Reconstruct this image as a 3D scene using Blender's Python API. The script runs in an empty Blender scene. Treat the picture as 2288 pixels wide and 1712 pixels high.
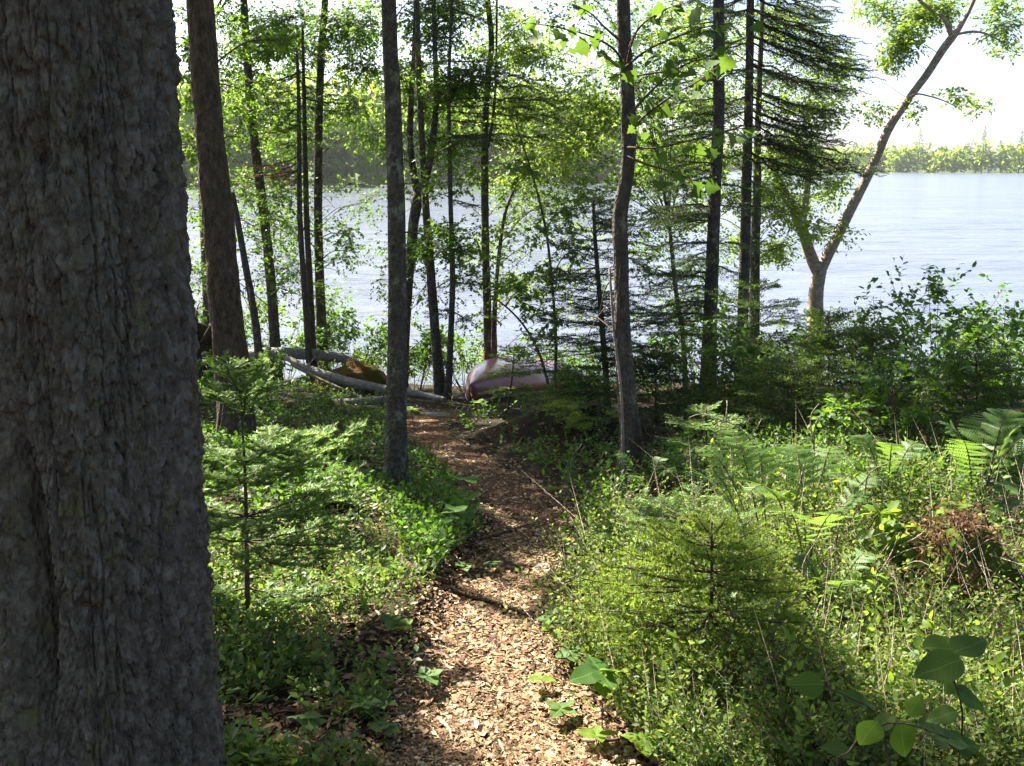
import bpy, math
import numpy as np

# ------------------------------------------------------------------ camera, sky, sun, exposure
sc = bpy.context.scene
W_PX, H_PX, F_PX = 2288.0, 1712.0, 2295.0
PITCH = math.radians(12.0)
EYE = 1.6
cam_d = bpy.data.cameras.new('camera')
cam_d.sensor_width = 36.0
cam_d.lens = 36.0 * F_PX / W_PX
cam_d.clip_start = 0.05
cam_d.clip_end = 3000
cam = bpy.data.objects.new('camera', cam_d)
cam.location = (0, 0, EYE)
cam.rotation_euler = (math.pi / 2 - PITCH, 0, 0)
sc.collection.objects.link(cam)
sc.camera = cam

SUN_AZ, SUN_EL = math.radians(40), math.radians(47)      # azimuth to the left of straight ahead
SUN = np.array([-math.sin(SUN_AZ) * math.cos(SUN_EL), math.cos(SUN_AZ) * math.cos(SUN_EL), math.sin(SUN_EL)])
world = bpy.data.worlds.new('World')
sc.world = world
world.use_nodes = True
wn = world.node_tree
bg = wn.nodes['Background']
sky = wn.nodes.new('ShaderNodeTexSky')
sky.sky_type = 'NISHITA'
sky.sun_disc = False
sky.sun_elevation = SUN_EL
sky.sun_rotation = -SUN_AZ
sky.air_density = 0.5
sky.dust_density = 2.0
sky.ozone_density = 0.3
wn.links.new(sky.outputs[0], bg.inputs[0])
bg.inputs[1].default_value = 0.06
sd = bpy.data.lights.new('sun', 'SUN')
sd.energy = 5.0
sd.angle = math.radians(0.53)
sd.color = (1.0, 0.93, 0.80)
sun = bpy.data.objects.new('sun', sd)
sun.rotation_euler = (math.pi / 2 - SUN_EL, 0, math.pi + SUN_AZ)
sun.location = (-6, 8, 12)
sc.collection.objects.link(sun)
sc.view_settings.view_transform = 'Standard'
sc.view_settings.look = 'None'
sc.view_settings.gamma = 1.0
sc.view_settings.use_curve_mapping = False
sc.view_settings.exposure = 2.5
sc.cycles.use_denoising = True
sc.cycles.max_bounces = 7
sc.cycles.diffuse_bounces = 4
sc.cycles.glossy_bounces = 2
sc.cycles.transmission_bounces = 4
sc.cycles.transparent_max_bounces = 4
sc.cycles.volume_bounces = 0
sc.cycles.sample_clamp_indirect = 6.0

rng = np.random.default_rng(11)
COL = sc.collection

# ------------------------------------------------------------------ small maths
def nrm(a):
    a = np.asarray(a, float)
    return a / np.maximum(np.linalg.norm(a, axis=-1, keepdims=True), 1e-9)

def ss(a, b, x):
    t = np.clip((x - a) / (b - a), 0, 1)
    return t * t * (3 - 2 * t)

def h2(i, j, s):
    n = np.sin(i * 127.1 + j * 311.7 + s * 74.7) * 43758.5453
    return n - np.floor(n)

def vnoise(x, y, s=0):
    x = np.asarray(x, float); y = np.asarray(y, float)
    i, j = np.floor(x), np.floor(y)
    u, v = x - i, y - j
    u, v = u * u * (3 - 2 * u), v * v * (3 - 2 * v)
    return (h2(i, j, s) * (1 - u) + h2(i + 1, j, s) * u) * (1 - v) + (h2(i, j + 1, s) * (1 - u) + h2(i + 1, j + 1, s) * u) * v

def fbm(x, y, s=0, o=4):
    r, a = 0, 0.5
    for k in range(o):
        r = r + a * (vnoise(x, y, s + k) - 0.5); x = x * 2.03; y = y * 2.03; a *= 0.5
    return r

CP, SP = math.cos(PITCH), math.sin(PITCH)
def ray(px, py):
    cx = (np.asarray(px, float) - W_PX / 2) / F_PX
    cy = (H_PX / 2 - np.asarray(py, float)) / F_PX
    return np.stack([cx + 0 * cy, CP + cy * SP + 0 * cx, -SP + cy * CP + 0 * cx], -1)

def at(px, py, Y):
    d = ray(px, py)
    t = Y / d[..., 1]
    return d * t[..., None] + np.array([0, 0, EYE]) if np.ndim(t) else d * t + np.array([0, 0, EYE])

WATER = -1.66
PROF_Y = [-40, 0, 2, 4, 5.4, 7, 9, 11, 13, 15, 16, 18, 22, 40, 90]
PROF_Z = [0.6, 0.0, 0.0, -0.06, -0.17, -0.38, -0.62, -0.90, -1.28, -1.62, -1.78, -2.0, -2.5, -4, -6]

PATH_PX = [(1170, 1760, 300), (1150, 1660, 240), (1075, 1540, 160), (1062, 1430, 125), (1100, 1320, 112), (1162, 1220, 92), (1205, 1140, 84), (1115, 1065, 78), (965, 985, 55), (950, 935, 52), (1030, 912, 62)]
path_xy = None
def ground0(x, y):
    x = np.asarray(x, float); y = np.asarray(y, float)
    z = sum(np.interp(y + k, PROF_Y, PROF_Z) for k in (-0.8, -0.4, 0, 0.4, 0.8)) / 5
    z = z + 0.12 * ss(1.0, 2.6, -x) * ss(6.5, 10, y) * (1 - ss(13, 16.5, y))
    z = z + 0.06 * ss(0.7, 1.4, -x) * (1 - ss(6, 8, y))
    z = z + 0.12 * ss(0.9, 2.5, x) * (1 - ss(9, 14, y))
    z = z + 0.34 * np.exp(-((x - 0.45) / 0.62) ** 2 - ((y - 7.55) / 0.5) ** 2)
    z = z + 0.12 * np.exp(-((x + 1.05) / 0.5) ** 2 - ((y - 5.0) / 0.7) ** 2)
    return z

def hit(px, py, gf):
    px = np.atleast_1d(np.asarray(px, float)); py = np.atleast_1d(np.asarray(py, float))
    d = ray(px, py)
    lo = np.full(len(px), 0.5); t = lo.copy(); done = np.zeros(len(px), bool)
    for k in range(150):
        t2 = np.where(done, t, t * 1.03)
        p = d * t2[:, None]
        below = p[:, 2] + EYE < gf(p[:, 0], p[:, 1])
        lo = np.where(done | below, lo, t2)
        done |= below
        t = t2
    hi = t.copy()
    for k in range(14):
        m = (lo + hi) / 2
        p = d * m[:, None]
        b = p[:, 2] + EYE < gf(p[:, 0], p[:, 1])
        hi = np.where(b, m, hi); lo = np.where(b, lo, m)
    p = d * hi[:, None]; p[:, 2] += EYE
    return p

_pp = hit([a[0] for a in PATH_PX], [a[1] for a in PATH_PX], ground0)
_dep = _pp[:, 1] * CP - (_pp[:, 2] - EYE) * SP
PATH = np.column_stack([_pp[:, 0], _pp[:, 1], np.array([a[2] for a in PATH_PX]) * _dep / F_PX])
PATH = np.vstack([[0.0, -1.0, 0.32], [0.02, 1.2, 0.31], PATH])
def _resample(P, n):
    s = np.r_[0, np.cumsum(np.linalg.norm(np.diff(P[:, :2], axis=0), axis=1))]
    q = np.linspace(0, s[-1], n)
    R = np.column_stack([np.interp(q, s, P[:, k]) for k in range(P.shape[1])])
    ker = np.ones(7) / 7
    for k in range(P.shape[1]):
        R[3:-3, k] = np.convolve(R[:, k], ker, 'valid')
    return R
PATHS = _resample(PATH, 120)
def path_d_full(x, y):
    x = np.asarray(x, float); y = np.asarray(y, float)
    best = np.full(np.broadcast(x, y).shape, 9e9)
    for q in PATHS:
        best = np.minimum(best, np.hypot(x - q[0], y - q[1]) - q[2])
    return best

def ground_full(x, y, d):
    x = np.asarray(x, float); y = np.asarray(y, float)
    z = ground0(x, y)
    off = ss(-0.12, 0.14, d)
    n = 0.16 * fbm(x * 1.1, y * 1.1, 3) + 0.07 * fbm(x * 4.3, y * 4.3, 9)
    z = z + n * (0.25 + 0.75 * off) * (1 - 0.6 * ss(15, 18, y)) - 0.03 * (1 - off)
    z = z + 0.07 * np.exp(-((d - 0.10) / 0.09) ** 2) * (x < 0.2) * ss(2.8, 3.4, y) * (1 - ss(4.6, 5.4, y)) * (fbm(x * 3, y * 3, 5) + 0.7)
    return z

# height and path distance kept on a fine grid for quick look-up near the camera
_gx = np.arange(-9, 9.001, 0.04); _gy = np.arange(0, 22.001, 0.04)
_GX, _GY = np.meshgrid(_gx, _gy)
_PD = path_d_full(_GX, _GY)
_GZ = ground_full(_GX, _GY, _PD)
def _look(T, x, y):
    u = np.clip((np.asarray(x, float) + 9) / .04, 0, len(_gx) - 1.001); v = np.clip(np.asarray(y, float) / .04, 0, len(_gy) - 1.001)
    i = u.astype(int); j = v.astype(int); u = u - i; v = v - j
    return (T[j, i] * (1 - u) + T[j, i + 1] * u) * (1 - v) + (T[j + 1, i] * (1 - u) + T[j + 1, i + 1] * u) * v
def path_d(x, y):
    return _look(_PD, x, y)
def ground(x, y):
    x = np.asarray(x, float); y = np.asarray(y, float)
    inside = (abs(x) < 8.9) & (y > 0.05) & (y < 21.9)
    if np.all(inside):
        return _look(_GZ, x, y)
    r = _look(_GZ, x, y)
    o = ~inside
    if x.ndim == 0:
        return ground_full(x, y, 9.0)
    r[o] = ground_full(x[o], y[o], np.full(int(o.sum()), 9.0))
    return r
def G(px, py):
    p = hit(px, py, ground)
    return p if np.ndim(px) else p[0]

def depth(p):
    p = np.asarray(p, float)
    return p[..., 1] * CP - (p[..., 2] - EYE) * SP

# ------------------------------------------------------------------ materials
def new_mat(name):
    m = bpy.data.materials.new(name); m.use_nodes = True
    nt = m.node_tree
    for n in list(nt.nodes):
        nt.nodes.remove(n)
    out = nt.nodes.new('ShaderNodeOutputMaterial')
    return m, nt, out

def ramp(nt, fac, stops):
    r = nt.nodes.new('ShaderNodeValToRGB')
    e = r.color_ramp.elements
    while len(e) < len(stops):
        e.new(0.5)
    for k, (p, c) in enumerate(stops):
        e[k].position = p; e[k].color = (*c, 1)
    nt.links.new(fac, r.inputs[0])
    return r.outputs[0]

def noise(nt, scale, detail=5, rough=0.6, vec=None):
    n = nt.nodes.new('ShaderNodeTexNoise')
    n.inputs['Scale'].default_value = scale; n.inputs['Detail'].default_value = detail; n.inputs['Roughness'].default_value = rough
    if vec is not None:
        nt.links.new(vec, n.inputs['Vector'])
    return n.outputs['Fac']

def coords(nt, scale=(1, 1, 1)):
    g = nt.nodes.new('ShaderNodeNewGeometry')
    mp = nt.nodes.new('ShaderNodeMapping')
    mp.inputs['Scale'].default_value = scale
    nt.links.new(g.outputs['Position'], mp.inputs['Vector'])
    return mp.outputs[0]

def bsdf(nt, rough=0.7, spec=0.3):
    b = nt.nodes.new('ShaderNodeBsdfPrincipled')
    b.inputs['Roughness'].default_value = rough
    b.inputs['Specular IOR Level'].default_value = spec
    return b

def bump(nt, b, h, strength, dist):
    bp = nt.nodes.new('ShaderNodeBump')
    bp.inputs['Strength'].default_value = strength; bp.inputs['Distance'].default_value = dist
    nt.links.new(h, bp.inputs['Height']); nt.links.new(bp.outputs[0], b.inputs['Normal'])

def mixc(nt, fac, a, b, mode='MIX'):
    m = nt.nodes.new('ShaderNodeMix'); m.data_type = 'RGBA'; m.blend_type = mode
    for s, v in ((0, fac), (6, a), (7, b)):
        if hasattr(v, 'is_output'):
            nt.links.new(v, m.inputs[s])
        else:
            m.inputs[s].default_value = v if s == 0 else (*v, 1)
    return m.outputs[2]

def leaf_mat(name, stops, trans, tmix=0.45, rough=0.42, spec=0.4):
    """Thin foliage: a reflecting side and light let through, colour varying from leaf to leaf."""
    m, nt, out = new_mat(name)
    g = nt.nodes.new('ShaderNodeNewGeometry')
    c = ramp(nt, g.outputs['Random Per Island'], stops)
    b = bsdf(nt, rough, spec)
    nt.links.new(c, b.inputs['Base Color'])
    t = nt.nodes.new('ShaderNodeBsdfTranslucent')
    nt.links.new(mixc(nt, 0.62, c, trans), t.inputs['Color'])
    mx = nt.nodes.new('ShaderNodeMixShader'); mx.inputs[0].default_value = tmix
    nt.links.new(b.outputs[0], mx.inputs[1]); nt.links.new(t.outputs[0], mx.inputs[2])
    nt.links.new(mx.outputs[0], out.inputs[0])
    return m

def veined_mat(name, c0, c1, trans, tmix=0.4):
    """A large leaf with a pale midrib and side veins laid out along the leaf itself."""
    m, nt, out = new_mat(name)
    tc = nt.nodes.new('ShaderNodeTexCoord'); sp = nt.nodes.new('ShaderNodeSeparateXYZ')
    nt.links.new(tc.outputs['Object'], sp.inputs[0])
    def mth(op, a, b=None):
        n = nt.nodes.new('ShaderNodeMath'); n.operation = op
        for k, v in enumerate((a, b)):
            if v is None: continue
            if hasattr(v, 'is_output'): nt.links.new(v, n.inputs[k])
            else: n.inputs[k].default_value = v
        return n.outputs[0]
    ay = mth('ABSOLUTE', sp.outputs[1])
    rib = mth('LESS_THAN', ay, 0.014)
    ph = mth('FRACT', mth('MULTIPLY', mth('SUBTRACT', sp.outputs[0], mth('MULTIPLY', ay, 0.85)), 9.0))
    side = mth('LESS_THAN', ph, 0.10)
    vein = mth('MAXIMUM', rib, mth('MULTIPLY', side, 0.55))
    oi = nt.nodes.new('ShaderNodeObjectInfo')
    c = ramp(nt, oi.outputs['Random'], [(0, c0), (1, c1)])
    c = mixc(nt, ramp(nt, noise(nt, 45, 4, .6), [(.45, (0, 0, 0)), (.75, (.45, .45, .45))]), c, tuple(v * 1.7 for v in c1))
    c = mixc(nt, mth('MULTIPLY', vein, 0.45), c, tuple(min(1, v * 2.4) for v in c1))
    b = bsdf(nt, 0.55, 0.15); nt.links.new(c, b.inputs['Base Color'])
    bump(nt, b, mth('SUBTRACT', 1.0, vein), 0.35, 0.02)
    t = nt.nodes.new('ShaderNodeBsdfTranslucent'); nt.links.new(mixc(nt, 0.62, c, trans), t.inputs['Color'])
    mx = nt.nodes.new('ShaderNodeMixShader'); mx.inputs[0].default_value = tmix
    nt.links.new(b.outputs[0], mx.inputs[1]); nt.links.new(t.outputs[0], mx.inputs[2]); nt.links.new(mx.outputs[0], out.inputs[0])
    return m

def bark_mat(name, dark, mid, light, lichen=None, vs=14.0, stretch=0.3, bstr=0.6, bd=0.012, lam=0.55):
    m, nt, out = new_mat(name)
    co = coords(nt, (1, 1, stretch))
    n1 = noise(nt, vs, 6, 0.7, co)
    vo = nt.nodes.new('ShaderNodeTexVoronoi'); vo.inputs['Scale'].default_value = vs * 2.2
    nt.links.new(co, vo.inputs['Vector'])
    c = ramp(nt, n1, [(0.25, dark), (0.5, mid), (0.75, light)])
    if lichen:
        f = ramp(nt, noise(nt, 15, 6, 0.7, coords(nt, (1, 1, 0.7))), [(lam, (0, 0, 0)), (lam + 0.1, (1, 1, 1))])
        c = mixc(nt, f, c, lichen)
    b = bsdf(nt, 0.9, 0.15)
    nt.links.new(c, b.inputs['Base Color'])
    ad = nt.nodes.new('ShaderNodeMath'); ad.operation = 'ADD'
    nt.links.new(n1, ad.inputs[0]); nt.links.new(vo.outputs['Distance'], ad.inputs[1])
    bump(nt, b, ad.outputs[0], bstr, bd)
    nt.links.new(b.outputs[0], out.inputs[0])
    return m

def flake_mat(name, stops, rough=0.8, spec=0.25):
    m, nt, out = new_mat(name)
    g = nt.nodes.new('ShaderNodeNewGeometry')
    c = ramp(nt, g.outputs['Random Per Island'], stops)
    c = mixc(nt, ramp(nt, noise(nt, 60, 3), [(0.3, (0, 0, 0)), (0.7, (0.35, 0.35, 0.35))]), c, (0.05, 0.03, 0.02))
    b = bsdf(nt, rough, spec)
    nt.links.new(c, b.inputs['Base Color'])
    nt.links.new(b.outputs[0], out.inputs[0])
    return m

def soil_mat(name, stops, sc_=9.0, bstr=0.8):
    m, nt, out = new_mat(name)
    co = coords(nt)
    n1 = noise(nt, sc_, 8, 0.75, co)
    c = ramp(nt, n1, stops)
    b = bsdf(nt, 0.95, 0.1)
    nt.links.new(c, b.inputs['Base Color'])
    bump(nt, b, noise(nt, sc_ * 5, 6, 0.7, co), bstr, 0.02)
    nt.links.new(b.outputs[0], out.inputs[0])
    return m

M = {}
M['soil'] = soil_mat('forest_soil', [(0.3, (0.012, 0.009, 0.006)), (0.5, (0.032, 0.022, 0.014)), (0.6, (0.03, 0.04, 0.012)), (0.75, (0.07, 0.045, 0.025))])
M['path'] = soil_mat('path_soil', [(0.3, (0.035, 0.02, 0.012)), (0.5, (0.11, 0.062, 0.034)), (0.75, (0.20, 0.12, 0.07))], 14)
M['chips'] = flake_mat('wood_chips', [(0.0, (0.045, 0.025, 0.012)), (0.3, (0.16, 0.09, 0.04)), (0.55, (0.31, 0.20, 0.095)), (0.82, (0.47, 0.335, 0.175)), (1.0, (0.62, 0.50, 0.33))])
M['litter'] = flake_mat('leaf_litter', [(0.0, (0.04, 0.022, 0.014)), (0.35, (0.13, 0.065, 0.032)), (0.7, (0.27, 0.15, 0.08)), (1.0, (0.42, 0.28, 0.18))])
M['moss'] = soil_mat('moss', [(0.3, (0.03, 0.045, 0.008)), (0.55, (0.09, 0.11, 0.015)), (0.75, (0.17, 0.15, 0.03))], 22)
M['duff'] = soil_mat('needle_duff', [(0.3, (0.05, 0.07, 0.012)), (0.46, (0.08, 0.09, 0.015)), (0.54, (0.12, 0.06, 0.026)), (0.75, (0.20, 0.105, 0.05))], 6)
M['rock'] = soil_mat('grey_stone', [(0.3, (0.12, 0.12, 0.12)), (0.6, (0.24, 0.24, 0.24)), (0.8, (0.32, 0.31, 0.30))], 16, 0.5)
M['bark_big'] = bark_mat('old_spruce_bark', (0.04, 0.032, 0.022), (0.125, 0.103, 0.074), (0.245, 0.215, 0.165), (0.135, 0.125, 0.055), 34, 0.6, 1.0, 0.009, 0.57)
M['bark_brown'] = bark_mat('brown_bark', (0.03, 0.02, 0.012), (0.10, 0.07, 0.045), (0.20, 0.14, 0.09), (0.15, 0.13, 0.08), 30, 0.45, 1.0, 0.022, 0.60)
M['bark_grey'] = bark_mat('grey_lichen_bark', (0.03, 0.024, 0.017), (0.085, 0.072, 0.052), (0.16, 0.138, 0.10), (0.23, 0.225, 0.15), 34, 0.8, 1.0, 0.016, 0.54)
M['bark_dark'] = bark_mat('dark_conifer_bark', (0.03, 0.024, 0.018), (0.085, 0.07, 0.055), (0.15, 0.13, 0.10), (0.20, 0.20, 0.13), 30, 0.6, 1.0, 0.016, 0.58)
M['bark_birch'] = bark_mat('pale_birch_bark', (0.10, 0.075, 0.055), (0.30, 0.24, 0.19), (0.50, 0.42, 0.36), (0.08, 0.06, 0.045), 16, 1.6, 0.5, 0.008, 0.62)
M['bark_log'] = bark_mat('weathered_log', (0.08, 0.075, 0.065), (0.21, 0.20, 0.175), (0.34, 0.33, 0.30), (0.09, 0.10, 0.05), 24, 1, 0.7, 0.01, 0.60)
M['twig'] = bark_mat('brown_twig', (0.04, 0.03, 0.02), (0.09, 0.065, 0.045), (0.15, 0.11, 0.08), None, 40, 1)
M['twig_dead'] = bark_mat('pale_dead_twig', (0.14, 0.11, 0.085), (0.26, 0.21, 0.165), (0.38, 0.32, 0.26), None, 40, 1)
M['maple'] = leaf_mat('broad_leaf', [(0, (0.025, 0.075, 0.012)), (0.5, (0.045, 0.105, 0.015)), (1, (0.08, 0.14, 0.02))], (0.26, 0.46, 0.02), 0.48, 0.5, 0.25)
M['maple_dark'] = leaf_mat('shaded_maple_leaf', [(0, (0.02, 0.06, 0.014)), (1, (0.04, 0.09, 0.02))], (0.08, 0.20, 0.02), 0.3, 0.5, 0.25)  # maple leaf darkened in its colour to look shaded
M['birch'] = leaf_mat('light_leaf', [(0, (0.05, 0.11, 0.018)), (0.5, (0.08, 0.15, 0.022)), (1, (0.12, 0.18, 0.03))], (0.38, 0.55, 0.04), 0.52, 0.5, 0.25)
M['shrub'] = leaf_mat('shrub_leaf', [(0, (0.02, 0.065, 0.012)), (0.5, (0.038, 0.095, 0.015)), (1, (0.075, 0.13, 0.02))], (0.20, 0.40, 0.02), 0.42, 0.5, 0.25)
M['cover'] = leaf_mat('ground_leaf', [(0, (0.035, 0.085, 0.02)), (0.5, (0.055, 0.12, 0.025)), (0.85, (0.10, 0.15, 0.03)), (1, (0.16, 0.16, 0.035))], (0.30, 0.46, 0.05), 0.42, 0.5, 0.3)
M['heath'] = leaf_mat('heath_leaf', [(0, (0.045, 0.09, 0.018)), (0.5, (0.085, 0.14, 0.026)), (0.85, (0.13, 0.175, 0.035)), (1, (0.24, 0.16, 0.06))], (0.36, 0.52, 0.07), 0.45, 0.5, 0.25)
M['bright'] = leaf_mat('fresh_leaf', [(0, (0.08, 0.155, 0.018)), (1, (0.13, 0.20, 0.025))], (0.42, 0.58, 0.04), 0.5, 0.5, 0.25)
M['fern'] = leaf_mat('fern_leaf', [(0, (0.06, 0.13, 0.025)), (0.5, (0.09, 0.165, 0.035)), (1, (0.12, 0.20, 0.05))], (0.32, 0.52, 0.06), 0.45, 0.5, 0.25)
M['fir'] = leaf_mat('fir_needle', [(0, (0.045, 0.10, 0.025)), (1, (0.085, 0.15, 0.035))], (0.28, 0.46, 0.08), 0.42, 0.45, 0.3)
M['fir_new'] = leaf_mat('fresh_fir_needle', [(0, (0.14, 0.24, 0.045)), (1, (0.20, 0.31, 0.07))], (0.60, 0.80, 0.18), 0.46, 0.45, 0.3)
M['spruce'] = leaf_mat('spruce_needle', [(0, (0.018, 0.045, 0.012)), (1, (0.04, 0.075, 0.018))], (0.10, 0.18, 0.02), 0.28, 0.5, 0.25)
M['spruce_lit'] = leaf_mat('lit_young_spruce_needle', [(0, (0.06, 0.115, 0.018)), (1, (0.11, 0.17, 0.028))], (0.30, 0.44, 0.04), 0.42, 0.5, 0.25)  # young spruce green, lightened so that sunlight is in the colour
M['spruce_new'] = leaf_mat('spruce_tip_needle', [(0, (0.16, 0.23, 0.035)), (1, (0.22, 0.28, 0.045))], (0.50, 0.60, 0.06), 0.45, 0.5, 0.25)
M['dead'] = leaf_mat('dead_brown_needle', [(0, (0.12, 0.05, 0.022)), (0.5, (0.24, 0.10, 0.045)), (1, (0.34, 0.20, 0.11))], (0.36, 0.17, 0.06), 0.35, 0.7, 0.15)
M['dead_fern'] = leaf_mat('dead_fern_leaf', [(0, (0.06, 0.03, 0.018)), (0.6, (0.15, 0.085, 0.05)), (1, (0.25, 0.16, 0.10))], (0.24, 0.13, 0.06), 0.25, 0.8, 0.1)
M['far_leaf'] = leaf_mat('far_foliage', [(0, (0.05, 0.10, 0.02)), (0.5, (0.09, 0.15, 0.028)), (1, (0.14, 0.19, 0.035))], (0.46, 0.62, 0.06), 0.52, 0.8, 0.05)
M['far_dark'] = leaf_mat('far_conifer', [(0, (0.03, 0.065, 0.022)), (1, (0.06, 0.105, 0.03))], (0.16, 0.27, 0.04), 0.36, 0.8, 0.05)

M['big_maple'] = veined_mat('large_leaf', (0.03, 0.08, 0.016), (0.06, 0.12, 0.022), (0.22, 0.42, 0.03), 0.42)
M['big_cover'] = veined_mat('large_pale_leaf', (0.05, 0.11, 0.03), (0.09, 0.155, 0.045), (0.28, 0.45, 0.06), 0.4)
M['big_bright'] = veined_mat('large_fresh_leaf', (0.08, 0.15, 0.018), (0.13, 0.20, 0.03), (0.42, 0.58, 0.05), 0.46)
M['big_maple_dark'] = veined_mat('large_shaded_leaf', (0.035, 0.08, 0.014), (0.07, 0.12, 0.02), (0.20, 0.34, 0.03), 0.42)  # copy of the large leaf with weaker translucency, to look shaded

# ------------------------------------------------------------------ mesh building
class MB:
    def __init__(s):
        s.V = []; s.Q = []; s.n = 0
    def add(s, V, F, m=0):
        V = np.asarray(V, float).reshape(-1, 3); F = np.asarray(F, np.int64)
        s.V.append(V); s.Q.append((F + s.n, m)); s.n += len(V)
    def inst(s, T, O, X, Z, S, m=0):
        TV, TFs = T
        O = np.asarray(O, float)
        if len(O) == 0:
            return
        X = nrm(X); Y = nrm(np.cross(Z, X)); Z2 = np.cross(X, Y)
        S = np.asarray(S, float)
        if S.ndim == 1:
            S = np.repeat(S[:, None], 3, 1)
        V = O[:, None] + TV[None, :, 0:1] * (S[:, 0:1] * X)[:, None] + TV[None, :, 1:2] * (S[:, 1:2] * Y)[:, None] + TV[None, :, 2:3] * (S[:, 2:3] * Z2)[:, None]
        k = TV.shape[0]
        base = s.n + np.arange(len(O)) * k
        for TF in TFs:
            F = (base[:, None, None] + TF[None]).reshape(-1, TF.shape[1])
            s.Q.append((F, m))
        s.V.append(V.reshape(-1, 3)); s.n += len(O) * k
    def tube(s, P, R, n=7, m=0, lump=0.0, seed=0, cap=True, ls=6.0, ridge=0.0):
        P = np.asarray(P, float); R = np.broadcast_to(np.asarray(R, float), (len(P),))
        T = nrm(np.gradient(P, axis=0))
        ref = np.array([0.0, 1.0, 0.0]) if abs(T[:, 1]).mean() < 0.8 else np.array([0.0, 0.0, 1.0])
        A = nrm(np.cross(T, ref)); B = np.cross(T, A)
        th = np.arange(n) * 2 * np.pi / n
        rr = R[:, None] * np.ones(n)
        if lump:
            sl = np.r_[0, np.cumsum(np.linalg.norm(np.diff(P, axis=0), axis=1))]
            rr = rr * (1 + lump * 2 * fbm(np.cos(th)[None] * 1.7 + sl[:, None] * ls + seed, np.sin(th)[None] * 1.7 + seed * 3.1 + sl[:, None] * 0.7, seed))
        if ridge:
            sl = np.r_[0, np.cumsum(np.linalg.norm(np.diff(P, axis=0), axis=1))]
            tw = th[None] + 0.25 * np.sin(sl[:, None] * 3 + seed)
            rr = rr * (1 + ridge * 2 * fbm(np.cos(tw) * 6 + seed, np.sin(tw) * 6 + sl[:, None] * 5, seed + 3, 3) + ridge * fbm(th[None] * 3 + sl[:, None] * 22, sl[:, None] * 16 - th[None] * 4, seed + 5, 2))
        V = P[:, None] + rr[..., None] * (np.cos(th)[None, :, None] * A[:, None] + np.sin(th)[None, :, None] * B[:, None])
        i = np.arange(len(P) - 1)[:, None] * n; j = np.arange(n)[None]; j2 = (j + 1) % n
        F = np.stack([i + j, i + n + j, i + n + j2, i + j2], -1).reshape(-1, 4)
        V = V.reshape(-1, 3)
        s.add(V, F, m)
        if cap:
            b = s.n
            s.V.append(np.vstack([P[0], P[-1]])); s.n += 2
            o = b - len(V)
            jj = np.arange(n); k2 = (jj + 1) % n
            s.Q.append((np.stack([np.full(n, b), o + jj, o + k2], -1), m))
            e = o + (len(P) - 1) * n
            s.Q.append((np.stack([np.full(n, b + 1), e + k2, e + jj], -1), m))
    def empty(s):
        return s.n == 0
    def data(s, name, mats, origin=(0, 0, 0), smooth=False):
        V = np.concatenate(s.V) - np.asarray(origin, float)
        me = bpy.data.meshes.new(name)
        loops = np.concatenate([q.ravel() for q, _ in s.Q])
        tot = np.concatenate([np.full(len(q), q.shape[1]) for q, _ in s.Q])
        mi = np.concatenate([np.full(len(q), m) for q, m in s.Q])
        start = np.r_[0, np.cumsum(tot)[:-1]]
        me.vertices.add(len(V)); me.vertices.foreach_set('co', V.ravel().astype(np.float32))
        me.loops.add(len(loops)); me.loops.foreach_set('vertex_index', loops.astype(np.int32))
        me.polygons.add(len(tot)); me.polygons.foreach_set('loop_start', start.astype(np.int32)); me.polygons.foreach_set('loop_total', tot.astype(np.int32))
        me.polygons.foreach_set('material_index', mi.astype(np.int32))
        if smooth:
            me.polygons.foreach_set('use_smooth', np.ones(len(tot), bool))
        for k in mats:
            me.materials.append(M[k])
        me.update(calc_edges=True)
        return me
    def build(s, name, mats, parent=None, smooth=False, origin=None):
        if isinstance(mats, str):
            mats = [mats]
        o = np.array(parent['_o']) if parent is not None else np.array(origin if origin is not None else (0, 0, 0), float)
        ob = bpy.data.objects.new(name, s.data(name, mats, o, smooth))
        COL.objects.link(ob)
        ob['_o'] = [float(v) for v in o]
        if parent is not None:
            ob.parent = parent
        else:
            ob.location = o
        return ob

EMPTIES = []
def thing(name, label, cat, loc, group=None):
    o = bpy.data.objects.new(name, None)
    o.empty_display_size = 0.1
    COL.objects.link(o)
    o.location = [float(v) for v in loc]
    o['_o'] = [float(v) for v in loc]
    o['label'] = label; o['category'] = cat
    if group:
        o['group'] = group
    EMPTIES.append(o)
    return o

def tag(o, label, cat=None, group=None, kind=None):
    o['label'] = label
    if cat: o['category'] = cat
    if group: o['group'] = group
    if kind: o['kind'] = kind
    return o

def A_(*r):
    return np.array(r, float)
NEEDLE = (A_([0, -.5, 0], [0, .5, 0], [1, 0, 0]), [np.array([[0, 1, 2]])])
NEEDLE_W = (A_([-.5, -.12, 0], [-.5, .12, 0], [.5, 0, .05]), [np.array([[0, 1, 2]])])
LEAF2 = (A_([0, 0, 0], [.48, .27, .05], [.48, -.27, .05], [1, 0, -.04]), [np.array([[0, 3, 1], [0, 2, 3]])])
LEAF6 = (A_([0, 0, 0], [.33, 0, .01], [.7, 0, -.01], [1, 0, -.09], [.3, .25, .05], [.68, .2, .03], [.3, -.25, .05], [.68, -.2, .03]),
         [np.array([[0, 1, 4], [2, 3, 5], [0, 6, 1], [2, 7, 3]]), np.array([[1, 2, 5, 4], [1, 6, 7, 2]])])
NARROW = (A_([0, 0, 0], [.45, .15, .03], [.45, -.15, .03], [1, 0, -.05]), [np.array([[0, 3, 1], [0, 2, 3]])])
_ma = [(0.0, 0.0), (.10, .22), (.02, .46), (.22, .38), (.34, .62), (.50, .34), (.62, .36), (.70, .20), (1.0, 0.0)]
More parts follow.
